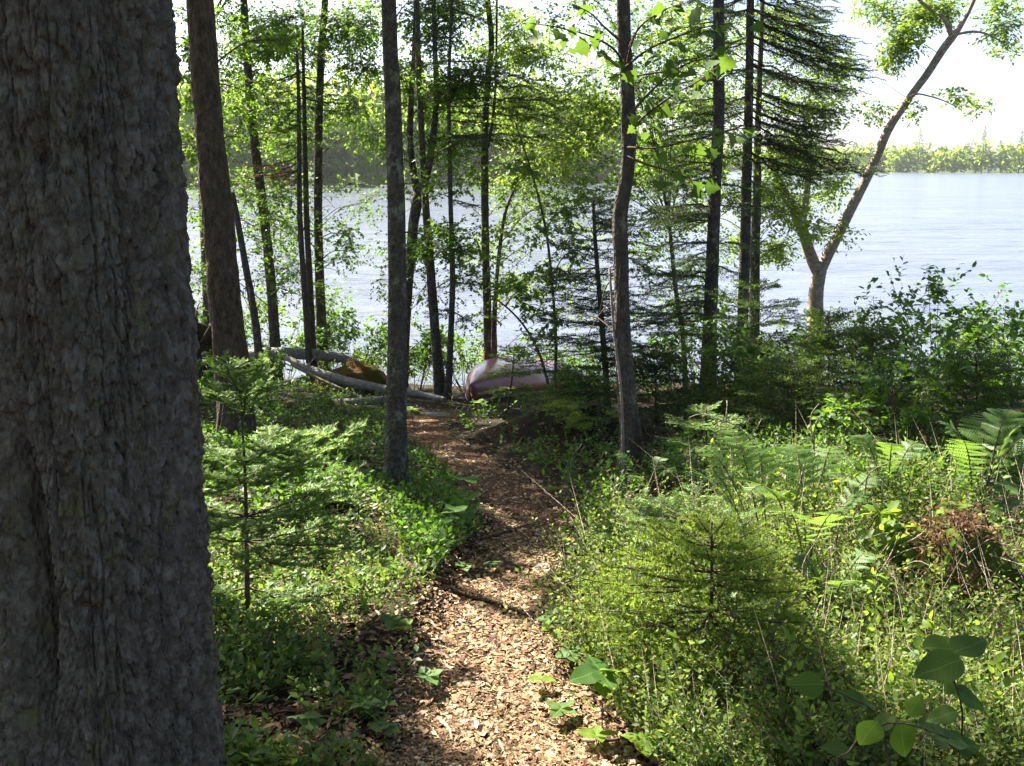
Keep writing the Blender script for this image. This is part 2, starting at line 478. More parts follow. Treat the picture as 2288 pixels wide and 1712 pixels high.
_mv = [(.38, 0, -.03)] + [(x, y, .05 * abs(y) * 2) for x, y in _ma] + [(x, -y, .05 * abs(y) * 2) for x, y in _ma[1:-1][::-1]]
_k = len(_mv) - 1
MAPLE = (np.array(_mv, float), [np.array([[0, 1 + (i + 1) % _k, 1 + i] for i in range(_k)])])
def big_leaf(n=12):
    t = np.linspace(0, 1, n + 1)
    w = 0.30 * np.sin(np.pi * t ** 0.82) ** 0.85
    mid = np.column_stack([t, 0 * t, -0.10 * t ** 2 + .02 * np.sin(t * 9)])
    V, F = [], []
    rows = []
    for f in (-1, -.5, 0, .5, 1):
        rows.append(np.column_stack([t - .06 * abs(f) * np.sin(np.pi * t), w * f, mid[:, 2] + .16 * w * abs(f) + .012 * np.sin(t * 38) * abs(f)]))
    V = np.concatenate(rows)
    m = n + 1
    i = (np.arange(4)[:, None] * m + np.arange(n)[None]).ravel()
    return V, [np.stack([i, i + 1, i + m + 1, i + m], -1)]
BIGLEAF = big_leaf()
CHIP = (A_([-.5, -.5, 0], [.5, -.4, .12], [.45, .5, 0], [-.4, .4, .15]), [np.array([[0, 1, 2, 3]])])
MAPLE_S = (A_([0, 0, 0], [.28, .42, .06], [.48, .17, .02], [1, 0, -.05], [.48, -.17, .02], [.28, -.42, .06]), [np.array([[0, 2, 1], [0, 3, 2], [0, 4, 3], [0, 5, 4]])])
CHIP5 = (A_([-.5, 0, 0], [-.15, -.42, .12], [.5, -.1, .02], [.2, .4, .15], [-.3, .32, .05]), [np.array([[0, 1, 2], [0, 2, 3], [0, 3, 4]])])
_c3 = [(math.cos(a), math.sin(a)) for a in (0.5, 2.6, 4.7)]
STICK = (np.array([(0, y, z) for y, z in _c3] + [(1.04, 0, 0)], float), [np.array([[0, 3, 1], [1, 3, 2], [2, 3, 0]])])
_pv, _pf = [], []
for _t in np.linspace(0.04, 0.9, 9):
    for _s in (1, -1):
        _b = len(_pv); _w = 0.15 * (1 - _t) ** 0.5 + 0.015
        _pv += [(_t - .052, 0, 0), (_t + .052, 0, 0), (_t + .085, _s * _w, -.012), (_t + .02, _s * _w * .96, -.012)]
        _pf += [[_b, _b + 1, _b + 2], [_b, _b + 2, _b + 3]]
_b = len(_pv); _pv += [(.88, .02, 0), (.88, -.02, 0), (1, 0, -.02)]; _pf.append([_b, _b + 1, _b + 2])
PINNA = (np.array(_pv, float), [np.array(_pf)])

def rdir(n, up=0.0):
    v = rng.normal(size=(n, 3)); v[:, 2] += up
    return nrm(v)

def catmull(P, step):
    P = np.asarray(P, float)
    s = np.r_[0, np.cumsum(np.linalg.norm(np.diff(P[:, :3], axis=0), axis=1))]
    n = max(3, int(s[-1] / step) + 1)
    q = np.linspace(0, s[-1], n)
    E = np.vstack([2 * P[0] - P[1], P, 2 * P[-1] - P[-2]])
    i = np.clip(np.searchsorted(s, q, side='right') - 1, 0, len(P) - 2)
    t = ((q - s[i]) / np.maximum(s[i + 1] - s[i], 1e-9))[:, None]
    p0, p1, p2, p3 = E[i], E[i + 1], E[i + 2], E[i + 3]
    return 0.5 * (2 * p1 + (p2 - p0) * t + (2 * p0 - 5 * p1 + 4 * p2 - p3) * t ** 2 + (3 * p1 - p0 - 3 * p2 + p3) * t ** 3)

def sticks(mb, A, B, r0, m=0):
    d = B - A; L = np.linalg.norm(d, axis=1)
    Z = np.cross(d, rng.normal(size=d.shape)) + 1e-6
    r = np.broadcast_to(np.asarray(r0, float), (len(A),))
    mb.inst(STICK, A, d, Z, np.column_stack([L, r, r]), m)

# the patches of forest floor that the sun reaches (traced where the ground lies, kept free of canopy above)
LIT_PX = [
    [(440, 1070), (640, 1045), (800, 1100), (890, 1200), (985, 1330), (920, 1410), (700, 1420), (470, 1360)],
    [(880, 1330), (1010, 1320), (1210, 1420), (1270, 1500), (1420, 1730), (1160, 1730), (1010, 1640), (880, 1500)],
    [(1230, 1230), (1500, 1130), (1500, 1030), (1800, 1010), (2030, 1060), (2250, 1180), (2330, 1380), (2330, 1760), (1430, 1760), (1270, 1480)],
    [(985, 925), (1060, 918), (1070, 945), (990, 950)],
]
LIT = [G([a for a, _ in p], [b for _, b in p])[:, :2] for p in LIT_PX]
def inpoly(P, poly):
    x, y = P[:, 0], P[:, 1]
    c = np.zeros(len(P), bool)
    j = len(poly) - 1
    for i in range(len(poly)):
        xi, yi = poly[i]; xj, yj = poly[j]
        c ^= ((yi > y) != (yj > y)) & (x < (xj - xi) * (y - yi) / (yj - yi + 1e-12) + xi)
        j = i
    return c
def in_lit(P):
    """True where a point high up would stand between the sun and a sunny patch."""
    out = np.zeros(len(P), bool)
    for zz in (0.0, 0.3, 0.6):
        gz = zz - 0.1
        k = (P[:, 2] - gz) / SUN[2]
        Q = P[:, :2] - SUN[None, :2] * k[:, None]
        Q = Q + 0.10 * np.column_stack([vnoise(Q[:, 0] * 4, Q[:, 1] * 4, 1) - .5, vnoise(Q[:, 0] * 4, Q[:, 1] * 4, 2) - .5]) * 2
        for n_, pl in enumerate(LIT):
            k_ = inpoly(Q, pl)
            if n_ == 2:
                k_ &= vnoise(Q[:, 0] * 3.1, Q[:, 1] * 3.1, 71) < .66
            out |= k_
    for zz in np.arange(-.3, 1.9, .2):                       # the sunlit flank of the brown barked tree
        w = P - np.array([-2.12 - .03 * zz, 7.05, zz])
        w = w - (w @ SUN)[:, None] * SUN
        out |= (w * w).sum(1) < .24 ** 2
    return out & (P[:, 2] > 1.5)

def carve(P, keep=0.05):
    return ~in_lit(P) | (rng.random(len(P)) < keep)

# crown sprays added up the sun's rays, only to shade the floor below
_sx, _sy = np.meshgrid(np.arange(-3.4, 5.2, .32), np.arange(1.6, 9.6, .32))
_sp = np.column_stack([_sx.ravel(), _sy.ravel()]) + rng.normal(0, .1, (_sx.size, 2))
_sg = np.column_stack([_sp, ground(_sp[:, 0], _sp[:, 1])])
_zt = np.maximum(4.6, 1.6 + .15 * (_sg[:, 1] + 4.5) + .9) + rng.random(len(_sg)) * 2.2
SHADE = _sg + SUN[None] * ((_zt - _sg[:, 2]) / SUN[2])[:, None]
SHADE = SHADE[~in_lit(SHADE) & (rng.random(len(SHADE)) > np.where(_sg[:, 0] > 1.5, .5, .06))]
SHADE_USED = np.zeros(len(SHADE), bool)

# ------------------------------------------------------------------ foliage makers
def leaves_on(mb, A, B, k, size, T=LEAF2, m=0, droop=0.25, tilt=0.6, t0=0.3, do_carve=True):
    """k leaves along each twig A->B, alternating left and right."""
    n = len(A)
    t = np.tile(np.linspace(t0, 1.0, k), n) + rng.normal(0, 0.03, n * k)
    a = np.repeat(A, k, 0); b = np.repeat(B, k, 0)
    P = a + (b - a) * t[:, None]
    d = nrm(b - a)
    side = nrm(np.cross(d, [0, 0, 1.0]) + 1e-6) * np.tile(np.where(np.arange(k) % 2, 1, -1), n)[:, None]
    X = nrm(d * 0.55 + side * (0.85 * np.where(np.tile(np.arange(k), n) == k - 1, 0.1, 1))[:, None] + rng.normal(0, 0.3, (n * k, 3)) + [0, 0, -droop])
    Z = nrm(np.array([0, 0, 1.0]) + rng.normal(0, tilt, (n * k, 3)))
    S = size * rng.uniform(0.6, 1.2, n * k)
    if do_carve:
        q = carve(P)
        P, X, Z, S = P[q], X[q], Z[q], S[q]
    mb.inst(T, P, X, Z, S, m)

def spray(wood, fol, root, C, R, n, size, T=LEAF2, m=0, rb=0.012, wm=0, k=7, spread=0.5):
    """A leafy branch: a limb from root into the middle of an ellipsoid, side twigs through it, leaves on the twigs."""
    root = np.asarray(root, float); C = np.asarray(C, float); R = np.asarray(R, float)
    end = C + (C - root) / max(np.linalg.norm(C - root), 1e-6) * R.mean() * 0.6
    mid = (root + C) / 2 + [0, 0, 0.10 * np.linalg.norm(C - root)]
    B = catmull([root, mid, C, end], 0.12)
    wood.tube(B, np.linspace(rb, rb * 0.25, len(B)), 5, wm, cap=False)
    B = B[1:]
    nt = max(2, n // k)
    u = rng.normal(size=(nt, 3)); u = nrm(u) * rng.random(nt)[:, None] ** 0.45
    tip = C + u * R
    iroot = np.clip((len(B) * (spread + (1 - spread) * rng.random(nt))).astype(int), 0, len(B) - 1)
    a = B[iroot]
    mp = (a + tip) / 2 + rng.normal(0, 0.04, (nt, 3)) * R.mean()
    q = carve(tip, .03) & carve(mp, .03)
    a, mp, tip = a[q], mp[q], tip[q]
    nt = len(a)
    if nt == 0:
        return
    sticks(wood, a, mp, rb * 0.28 * rng.uniform(0.6, 1, nt), wm)
    sticks(wood, mp, tip, rb * 0.2 * rng.uniform(0.6, 1, nt), wm)
    leaves_on(fol, mp, tip, k, size, T, m, t0=0.05)

def needles(mb, A, B, spacing, nl, nw, flat, m):
    L = np.linalg.norm(B - A, axis=1)
    c = np.maximum(1, (L / spacing).astype(int)) * 2
    idx = np.repeat(np.arange(len(A)), c)
    n = len(idx)
    if not n:
        return
    t = rng.random(n)
    P = A[idx] + (B - A)[idx] * t[:, None]
    d = nrm(B - A)[idx]
    up = np.array([0, 0, 1.0])
    side = nrm(np.cross(d, up) + 1e-6); ups = np.cross(side, d)
    if flat:
        th = np.where(rng.random(n) < 0.5, 1, -1)[:, None] * side + ups * rng.uniform(-0.05, 0.75, n)[:, None]
    else:
        a = rng.random(n) * 2 * np.pi
        th = side * np.cos(a)[:, None] + ups * (np.sin(a) + 0.35)[:, None]
    X = nrm(nrm(th) + d * 0.65)
    Z = nrm(np.cross(X, d) + rng.normal(0, 0.5, (n, 3)))
    S = np.column_stack([nl * rng.uniform(0.7, 1.1, n), np.full(n, nw), np.ones(n)])
    mb.inst(NEEDLE, P, X, Z, S, m)

def bough(wood, fol, root, tip, tw, nl, nw, spacing, flat=False, sag=0.05, rb=0.006, m=0, mnew=None, wm=0, tgap=0.07, sub=True, bare=0.12, newl=0.05, do_carve=True, lay=0.06, subf=(0.3, 0.5, 0.7, 0.86)):
    root = np.asarray(root, float); tip = np.asarray(tip, float)
    L = np.linalg.norm(tip - root)
    n = max(6, int(L / tgap))
    t = np.linspace(0, 1, n + 1)
    C = root + (tip - root) * t[:, None]
    C[:, 2] += -sag * L * 4 * t * (1 - t) + 0.04 * L * t ** 3
    C[1:-1] += rng.normal(0, 0.008 * L, (n - 1, 3))
    wood.tube(C, np.linspace(rb, rb * 0.25, len(C)), 5, wm, cap=False)
    T = nrm(np.gradient(C, axis=0))
    k = np.arange(max(1, int(bare * n)), n)
    reps = 2
    kk = np.repeat(k, reps)
    sg = np.tile([1, -1], len(k))
    up = np.array([0, 0, 1.0])
    S = nrm(np.cross(T[kk], up)) * sg[:, None]
    tl = tw * (np.sin(np.clip(t[kk], 0, 1) * np.pi * 0.95 + 0.25).clip(0.12, 1)) * rng.uniform(0.55, 1.1, len(kk))
    D = nrm(T[kk] * 0.75 + S * 0.8 + rng.normal(0, 0.12, (len(kk), 3)) + up * rng.uniform(-lay - 0.2, lay * .5, len(kk))[:, None])
    A = C[kk] + T[kk] * rng.uniform(-.5, .5, len(kk))[:, None] * (L / n); B = A + D * tl[:, None]
    segA, segB = [C[k], A], [C[k + 1 - 0] if False else C[np.minimum(k + 1, n)], B]
    sticks(wood, A, B, rb * 0.3, wm)
    lastA, lastB = [B - D * np.minimum(newl, tl * .5)[:, None]], [B + D * 0.004]
    if sub:
        q = tl > 0.07
        if q.any():
            a0, d0, l0, s0 = A[q], D[q], tl[q], S[q]
            for f in subf:
                for sg2 in (1, -1):
                    sd_ = nrm(np.cross(d0, up)) * sg2
                    dd = nrm(d0 * 0.75 + sd_ * 0.8 + rng.normal(0, 0.12, d0.shape))
                    ll = l0 * 0.42 * (1.15 - f) * rng.uniform(0.7, 1.2, len(l0)) + 0.02
                    aa = a0 + d0 * (l0 * f)[:, None]
                    bb = aa + dd * ll[:, None]
                    segA.append(aa); segB.append(bb)
                    lastA.append(bb - dd * np.minimum(newl, ll * .5)[:, None]); lastB.append(bb)
    SA, SB = np.concatenate(segA), np.concatenate(segB)
    if do_carve:
        q = carve((SA + SB) / 2)
        SA, SB = SA[q], SB[q]
    needles(fol, SA, SB, spacing, nl, nw, flat, m)
    if mnew is not None:
        needles(fol, np.concatenate(lastA), np.concatenate(lastB), spacing * 0.7, nl * 0.85, nw * 1.05, flat, mnew)

def px_line(pts, Y, base=None, step=0.08, top=None):
    """Points along a stem from pixel marks (px, py, width px), standing at distance Y (a number or one per mark)."""
    Y = np.broadcast_to(np.asarray(Y, float), (len(pts),))
    P = np.array([at(p[0], p[1], y) for p, y in zip(pts, Y)])
    R = np.array([p[2] for p in pts]) * depth(P) / F_PX / 2
    Q = np.column_stack([P, R])
    if top is not None:                                     # carry on above the frame, tapering
        d = nrm(Q[0, :3] - Q[1, :3]); d = nrm(d + [0, 0, 0.6])
        ext = []
        for f in (1.0, 0.66, 0.33):
            h = (top - Q[0, 2]) * f
            ext.append(np.r_[Q[0, :3] + d * h / max(d[2], 0.3) + rng.normal(0, 0.05, 3) * h * 0.3, Q[0, 3] * (1 - 0.8 * f)])
        Q = np.vstack([ext, Q])
    if base is not None:
        Q = np.vstack([Q, [*base, Q[-1, 3] * 1.1]])
    return catmull(Q, step)

def stem_tube(mb, Q, n=12, lump=0.10, flare=0.35, m=0, seed=0, fl_h=0.25, ridge=0.0):
    P, R = Q[:, :3], np.maximum(Q[:, 3], 0.002).copy()
    if flare:
        hgt = P[:, 2] - P[-1, 2]
        R = R * (1 + flare * np.exp(-hgt / fl_h))
    mb.tube(P, R, n, m, lump, seed, ridge=ridge)

def frame_base(pts, Y, sink=0.08):
    p = at(pts[-1][0], pts[-1][1], Y)
    return np.array([p[0], Y, float(ground(p[0], Y)) - sink])

def near_on(Q, z):
    return Q[np.argmin(abs(Q[:, 2] - z)), :3]

# ------------------------------------------------------------------ the setting
def grid(xs, ys, zf):
    X, Y = np.meshgrid(xs, ys)
    Z = zf(X.ravel(), Y.ravel())
    nx, ny = len(xs), len(ys)
    i = np.arange(ny - 1)[:, None] * nx + np.arange(nx - 1)[None]
    F = np.stack([i, i + 1, i + nx + 1, i + nx], -1).reshape(-1, 4)
    return np.column_stack([X.ravel(), Y.ravel(), Z]), F

xs = np.unique(np.concatenate([np.linspace(-60, -6, 40), np.linspace(-6, 6, 140), np.linspace(6, 60, 40)]))
ys = np.unique(np.concatenate([np.linspace(-30, 1, 25), np.linspace(1, 9, 105), np.linspace(9, 20, 60), np.linspace(20, 90, 20)]))
mb = MB(); V, F = grid(xs, ys, ground); mb.add(V, F)
g = mb.build('ground', 'soil', smooth=True)
tag(g, 'dark forest floor of earth and needles sloping down to the lake', kind='structure')

mb = MB()
n = len(PATHS)
tx = nrm(np.gradient(PATHS[:, :2], axis=0)); nx_ = np.column_stack([-tx[:, 1], tx[:, 0]])
rows = []
for k, f in enumerate(np.linspace(-1, 1, 15)):
    w = PATHS[:, 2] * (1.0 + 0.5 * fbm(np.arange(n) * 0.25, np.full(n, 3.3 if f < 0 else 8.1), 4)) * f
    x = PATHS[:, 0] + nx_[:, 0] * w; y = PATHS[:, 1] + nx_[:, 1] * w
    rows.append(np.column_stack([x, y, ground(x, y) + 0.012 - 0.02 * abs(f) ** 6]))
V = np.stack(rows, 1).reshape(-1, 3)
i = np.arange(n - 1)[:, None] * 15 + np.arange(14)[None]
mb.add(V, np.stack([i, i + 15, i + 16, i + 1], -1).reshape(-1, 4))
tag(mb.build('path', 'path', smooth=True), 'narrow footpath of wood chips and dry leaves winding to the shore', kind='structure')

# lake
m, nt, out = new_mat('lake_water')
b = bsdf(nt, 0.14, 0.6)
b.inputs['Base Color'].default_value = (0.10, 0.115, 0.155, 1)  # even base kept pale to stand in for whitecaps and glitter
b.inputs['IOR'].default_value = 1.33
co = coords(nt, (0.8, 2.1, 1))
w1 = noise(nt, 0.9, 3, 0.55, co); w2 = noise(nt, 4.0, 3, 0.6, co); w3 = noise(nt, 0.12, 2, 0.5, co)
ad = nt.nodes.new('ShaderNodeMath'); ad.operation = 'MULTIPLY_ADD'; ad.inputs[1].default_value = 0.22
nt.links.new(w2, ad.inputs[0]); nt.links.new(w1, ad.inputs[2])
pm = nt.nodes.new('ShaderNodeMath'); pm.operation = 'MULTIPLY'
nt.links.new(ad.outputs[0], pm.inputs[0]); nt.links.new(ramp(nt, w3, [(0.35, (0.35, 0.35, 0.35)), (0.65, (1, 1, 1))]), pm.inputs[1])
bump(nt, b, pm.outputs[0], 1.0, 0.24)
nt.links.new(b.outputs[0], out.inputs[0])
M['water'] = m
mb = MB()
def lake_z(x, y):
    a = 0.012 * np.sin(y * 2.1 + 1.3 * np.sin(x * 0.35) + 2 * fbm(x * .2, y * .2, 8)) + 0.12 * fbm(x * 0.5, y * 1.6, 21)
    return WATER + a * (1 - ss(60, 110, y))
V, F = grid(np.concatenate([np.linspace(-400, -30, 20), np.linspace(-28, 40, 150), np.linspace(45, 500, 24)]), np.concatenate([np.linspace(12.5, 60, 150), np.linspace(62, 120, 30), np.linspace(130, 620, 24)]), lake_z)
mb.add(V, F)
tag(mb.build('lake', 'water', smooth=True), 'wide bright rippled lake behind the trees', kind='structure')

# far shores
SHORE = np.array([(-150, 120), (-70, 140), (-30, 155), (0, 180), (22, 240), (60, 380), (110, 560), (140, 520), (170, 430), (215, 415), (300, 405), (420, 400)], float)
mb = MB()
inner, mid_, back = [], [], []
for k, (x, y) in enumerate(_resample(SHORE, 60)):
    d = nrm([x * .3, y, 0])[:2]
    inner.append((x - d[0] * 2, y - d[1] * 2, WATER - 0.3)); mid_.append((x + d[0] * 6, y + d[1] * 6, WATER + 0.2)); back.append((x + d[0] * 160, y + d[1] * 160, WATER + 6))
n = len(inner)
V = np.array(inner + mid_ + back)
i = np.arange(n - 1)
mb.add(V, np.concatenate([np.stack([i, i + 1, i + 1 + n, i + n], -1), np.stack([i + n, i + n + 1, i + 1 + 2 * n, i + 2 * n], -1)]))
m, nt, out = new_mat('shore_grass'); b = bsdf(nt, 0.9, 0.1)
nt.links.new(ramp(nt, noise(nt, 0.3, 5), [(0.35, (0.03, 0.055, 0.015)), (0.65, (0.07, 0.085, 0.03))]), b.inputs['Base Color']); nt.links.new(b.outputs[0], out.inputs[0]); M['shore'] = m
tag(mb.build('far_shore_land', 'shore', smooth=True), 'low grassy land along the opposite lake shore', kind='structure')

def far_tree(mb, x, y, z, h, w, conifer, nl, sz):
    if conifer:
        t = rng.random(nl) ** 0.8
        r = w * (1 - t) * (0.55 + 0.45 * np.abs(np.sin(t * 34))) * rng.random(nl) ** 0.4
        a = rng.random(nl) * 2 * np.pi
        P = np.column_stack([x + r * np.cos(a), y + r * np.sin(a), z + h * (0.06 + 0.94 * t)])
        X = np.column_stack([np.cos(a), np.sin(a), np.full(nl, -.25)])
        mb.inst(LEAF2, P, X, rdir(nl, 1.0), np.column_stack([sz * (1.25 - t), sz * .8 * (1.25 - t), np.full(nl, sz)]), 1)
    else:
        nb = 7
        c = np.column_stack([rng.normal(0, .28, nb) * w, rng.normal(0, .28, nb) * w, rng.uniform(0.12, 0.85, nb) * h])
        rr = rng.uniform(.35, .6, nb) * w
        j = rng.integers(0, nb, nl)
        u = rdir(nl) * (rng.random(nl)[:, None] ** 0.25)
        P = c[j] + u * rr[j, None] * [1, 1, 1.15] + [x, y, z]
        P[:, 2] = np.maximum(P[:, 2], z + 0.2)
        mb.inst(LEAF2, P, rdir(nl, -.2), nrm(u + rdir(nl) * .7), sz * rng.uniform(.6, 1.2, nl), 0)

SH = _resample(SHORE, 400)
def far_wood(name, label, sel, rows, step, hr, nl, sz, pc):
    mb = MB()
    P = SH[sel]
    for r in range(rows):
        for k in range(0, len(P), step):
            x, y = P[k] + rng.normal(0, 1.0, 2)
            d = nrm([x * .3, y, 0])[:2] * (-.5 + r * 8 + rng.random() * 3)
            h = rng.uniform(*hr) * (1 + 0.06 * r)
            con = rng.random() < pc
            far_tree(mb, x + d[0], y + d[1], WATER + 0.3 + r * 0.4, h * (1.05 if con else 0.95), h * (.2 if con else .36), con, int(nl * rng.uniform(.8, 1.2)), sz)
    o = mb.build(name, ['far_leaf', 'far_dark'])
    return tag(o, label, kind='stuff')
sx = SH[:, 0]; syy = SH[:, 1]
far_wood('nearer_far_wood', 'leafy wood along the nearer opposite shore seen between the trunks', (sx > -100) & (syy < 260), 4, 2, (13, 18), 330, 1.9, 0.2)
far_wood('hazy_far_wood', 'pale hazy wood along the most distant shore', (syy >= 260) & (sx < 300), 2, 1, (8.5, 13), 80, 2.3, 0.3)
for px, h, lb in ((2049, 17.5, 'broad dark conifer rising above the far hazy wood'), (2192, 18.5, 'tall thin conifer spire standing above the far hazy wood'), (2275, 16.5, 'small conifer top above the far wood at the right edge')):
    y = 425.0; x = (px - 1144) / F_PX * y * 0.98
    t = thing('conifer_tree', lb, 'tree', (x, y, WATER + 0.5), 'conifers standing out of the far wood')
    mb = MB(); far_tree(mb, x, y, WATER + 0.5, h, 3.0 if px == 2049 else 1.5, True, 260, 1.4); mb.build('crown', ['far_leaf', 'far_dark'], t)
    mb = MB(); mb.tube([(x, y, WATER), (x, y, WATER + h)], [0.25, 0.04], 6); mb.build('trunk', 'bark_dark', t)

# ------------------------------------------------------------------ the great trunk by the camera
def big_trunk():
    base = np.array([-0.945, 2.22, float(ground(-0.945, 2.22))])
    t = thing('old_spruce_tree', 'massive dark trunk with thick flaky bark filling the left edge', 'tree', base)
    nth, nz = 270, 460
    th = np.linspace(-2.65, 0.75, nth)                    # finely ridged side, seen from the path
    zz = np.linspace(-0.1, 3.0, nz)
    TH, ZZ = np.meshgrid(th, zz)
    def radius(TH, ZZ):
        R = 0.207 + 0.022 * np.exp(-(ZZ - base[2]) / 0.35) - 0.006 * ZZ / 3 + 0.012 * np.sin(TH * 2 + 1) + 0.010 * np.sin(TH * 5 + ZZ * 1.2)
        return R
    def plates(u, v, sc_, seed):
        # cellular plates, longer than wide; returns edge distance and a per-cell random
        u = u * sc_; v = v * sc_ * 0.78
        i, j = np.floor(u), np.floor(v)
        f1 = np.full(u.shape, 9.0); f2 = np.full(u.shape, 9.0); cid = np.zeros(u.shape); dv = np.zeros(u.shape)
        for a in (-1, 0, 1):
            for b_ in (-1, 0, 1):
                ci, cj = i + a, j + b_
                px_ = ci + 0.1 + 0.8 * h2(ci, cj, seed); py_ = cj + 0.1 + 0.8 * h2(ci, cj, seed + 5)
                d = np.hypot(u - px_, v - py_)
                n1 = d < f1
                f2 = np.where(n1, f1, np.minimum(f2, d)); cid = np.where(n1, h2(ci, cj, seed + 9), cid); dv = np.where(n1, v - py_, dv); f1 = np.where(n1, d, f1)
        return f2 - f1, cid, dv
    u = TH * 0.235 + 0.03 * fbm(TH * 3, ZZ * 5, 31) ; v = ZZ + 0.05 * fbm(TH * 5, ZZ * 4, 37)
    u = u + 0.035 * fbm(TH * 4, ZZ * 9, 61); v = v + 0.09 * fbm(TH * 7, ZZ * 6, 67)
    e1, c1, d1 = plates(u + 0.03 * fbm(TH * 9, ZZ * 22, 2), v, 29, 3)
    e3, c3, d3 = plates(u * 1.3 + v * .25, v * 1.1, 11, 23)
    e2, c2, d2 = plates(u, v + 0.01 * fbm(TH * 22, ZZ * 40, 6), 62, 13)
    H = 0.005 * ss(0, .25, e3) * c3 + 0.010 * ss(0.0, 0.2, e1) * (0.2 + 1.0 * c1 ** 1.3) - 0.006 * np.clip(d1, -.6, .6) * ss(0.0, 0.3, e1)
    H += 0.006 * ss(0, 0.25, e2) * (0.1 + 1.2 * c2) - 0.003 * np.clip(d2, -.6, .6)
    H += 0.014 * fbm(TH * 5.5, ZZ * 3.0, 41) + 0.013 * fbm(TH * 16, ZZ * 12, 44) + 0.007 * fbm(TH * 50, ZZ * 60, 47)
    fis = np.abs(fbm(TH * 7.5 + 0.5 * fbm(TH * 3, ZZ * 4, 51), ZZ * 1.5, 53))
    H -= 0.011 * (1 - ss(0.0, 0.035, fis))
    # the long dark hollow low on the trunk and two knot holes
    cen = -1.93 + 0.10 * np.sin((ZZ - 0.4) * 5)
    hol = np.exp(-((TH - cen) / 0.12) ** 2) * ss(0.32, 0.5, ZZ) * (1 - ss(0.95, 1.12, ZZ))
    H -= 0.12 * hol
    for (ta, za, ra, de) in ((-1.42, 1.62, 0.09, .035), (-1.35, 2.03, 0.07, .03), (-1.25, 0.66, 0.09, .03), (-2.05, 1.36, 0.08, .03)):
        H -= de * np.exp(-((TH - ta) / ra / 1.4) ** 2 - ((ZZ - za) / ra / 0.32) ** 2)
    R = radius(TH, ZZ) + H
    lean = 0.012 * (ZZ - 1)
    V = np.stack([base[0] + R * np.cos(TH) + lean, base[1] + R * np.sin(TH), ZZ], -1).reshape(-1, 3)
    mb = MB()
    i = np.arange(nz - 1)[:, None] * nth + np.arange(nth - 1)[None]
    mb.add(V, np.stack([i, i + 1, i + nth + 1, i + nth], -1).reshape(-1, 4))
    th2 = np.linspace(0.75, 2 * np.pi - 2.65, 70); z2 = np.linspace(-0.1, 3.0, 120)
    T2, Z2 = np.meshgrid(th2, z2)
    R2 = radius(T2, Z2) + 0.012 * fbm(T2 * 9, Z2 * 9, 4)
    V2 = np.stack([base[0] + R2 * np.cos(T2) + .012 * (Z2 - 1), base[1] + R2 * np.sin(T2), Z2], -1).reshape(-1, 3)
    i = np.arange(119)[:, None] * 70 + np.arange(69)[None]
    mb.add(V2, np.stack([i, i + 1, i + 71, i + 70], -1).reshape(-1, 4))
    zs = np.linspace(2.98, 13, 30)
    mb.tube(np.column_stack([np.full(30, base[0] + .024) + .03 * np.sin(zs), np.full(30, base[1]), zs]), np.interp(zs, [2.9, 13], [0.205, 0.02]), 20, 0, 0.05, 3)
    mb.build('trunk', 'bark_big', t, smooth=True)
    wood, fol = MB(), MB()
    for z in np.arange(4.6, 12.6, 0.42):
        for k in range(4):
            a = rng.random() * 2 * np.pi; L = (13.2 - z) * 0.32 * rng.uniform(.7, 1.1) + .3
            r0 = np.array([base[0], base[1], z])
            bough(wood, fol, r0, r0 + [L * math.cos(a), L * math.sin(a), -0.12 * L], 0.34, .035, .010, .035, rb=.018, tgap=.16, bare=.2)
    wood.build('limbs', 'bark_dark', t)['kind'] = 'stuff'; fol.build('crown', ['spruce'], t)
big_trunk()

# ------------------------------------------------------------------ trees in view
SEED = [0]
def canopy(wood, fol, top, n_blobs, spread, zr, nleaf, size, T=LEAF2, m=0, rb=.015, reach=2.3):
    """Crown high above the frame: limbs from the stem to leafy sprays, then extra sprays added for shade."""
    for k in range(n_blobs):
        a = rng.random() * 2 * np.pi; r = spread * (0.25 + 0.75 * rng.random())
        z = rng.uniform(*zr)
        c = np.array([top[0] + r * math.cos(a), top[1] + r * math.sin(a), z])
        rad = rng.uniform(.5, .95)
        if in_lit(c[None])[0] and rng.random() < .85:
            continue
        spray(wood, fol, [top[0], top[1], max(z - r * .7, zr[0] - .8)], c, [rad, rad, rad * .55], nleaf, size, T, m, rb, k=7)
    d = np.hypot(SHADE[:, 0] - top[0], SHADE[:, 1] - top[1])
    placed = []
    for i in sorted(np.where((d < reach) & ~SHADE_USED)[0], key=lambda k: d[k]):
        SHADE_USED[i] = True
        c = SHADE[i]
        root = np.array([top[0], top[1], max(c[2] - d[i] * .7, 3.6)])
        if placed:
            pd = np.linalg.norm(np.array(placed) - c, axis=1)
            if pd.min() < np.linalg.norm(root - c):
                root = placed[int(pd.argmin())]
        placed.append(c)
        spray(wood, fol, root, c, [.36, .36, .2], 110, .12, T, m, .009, k=10)

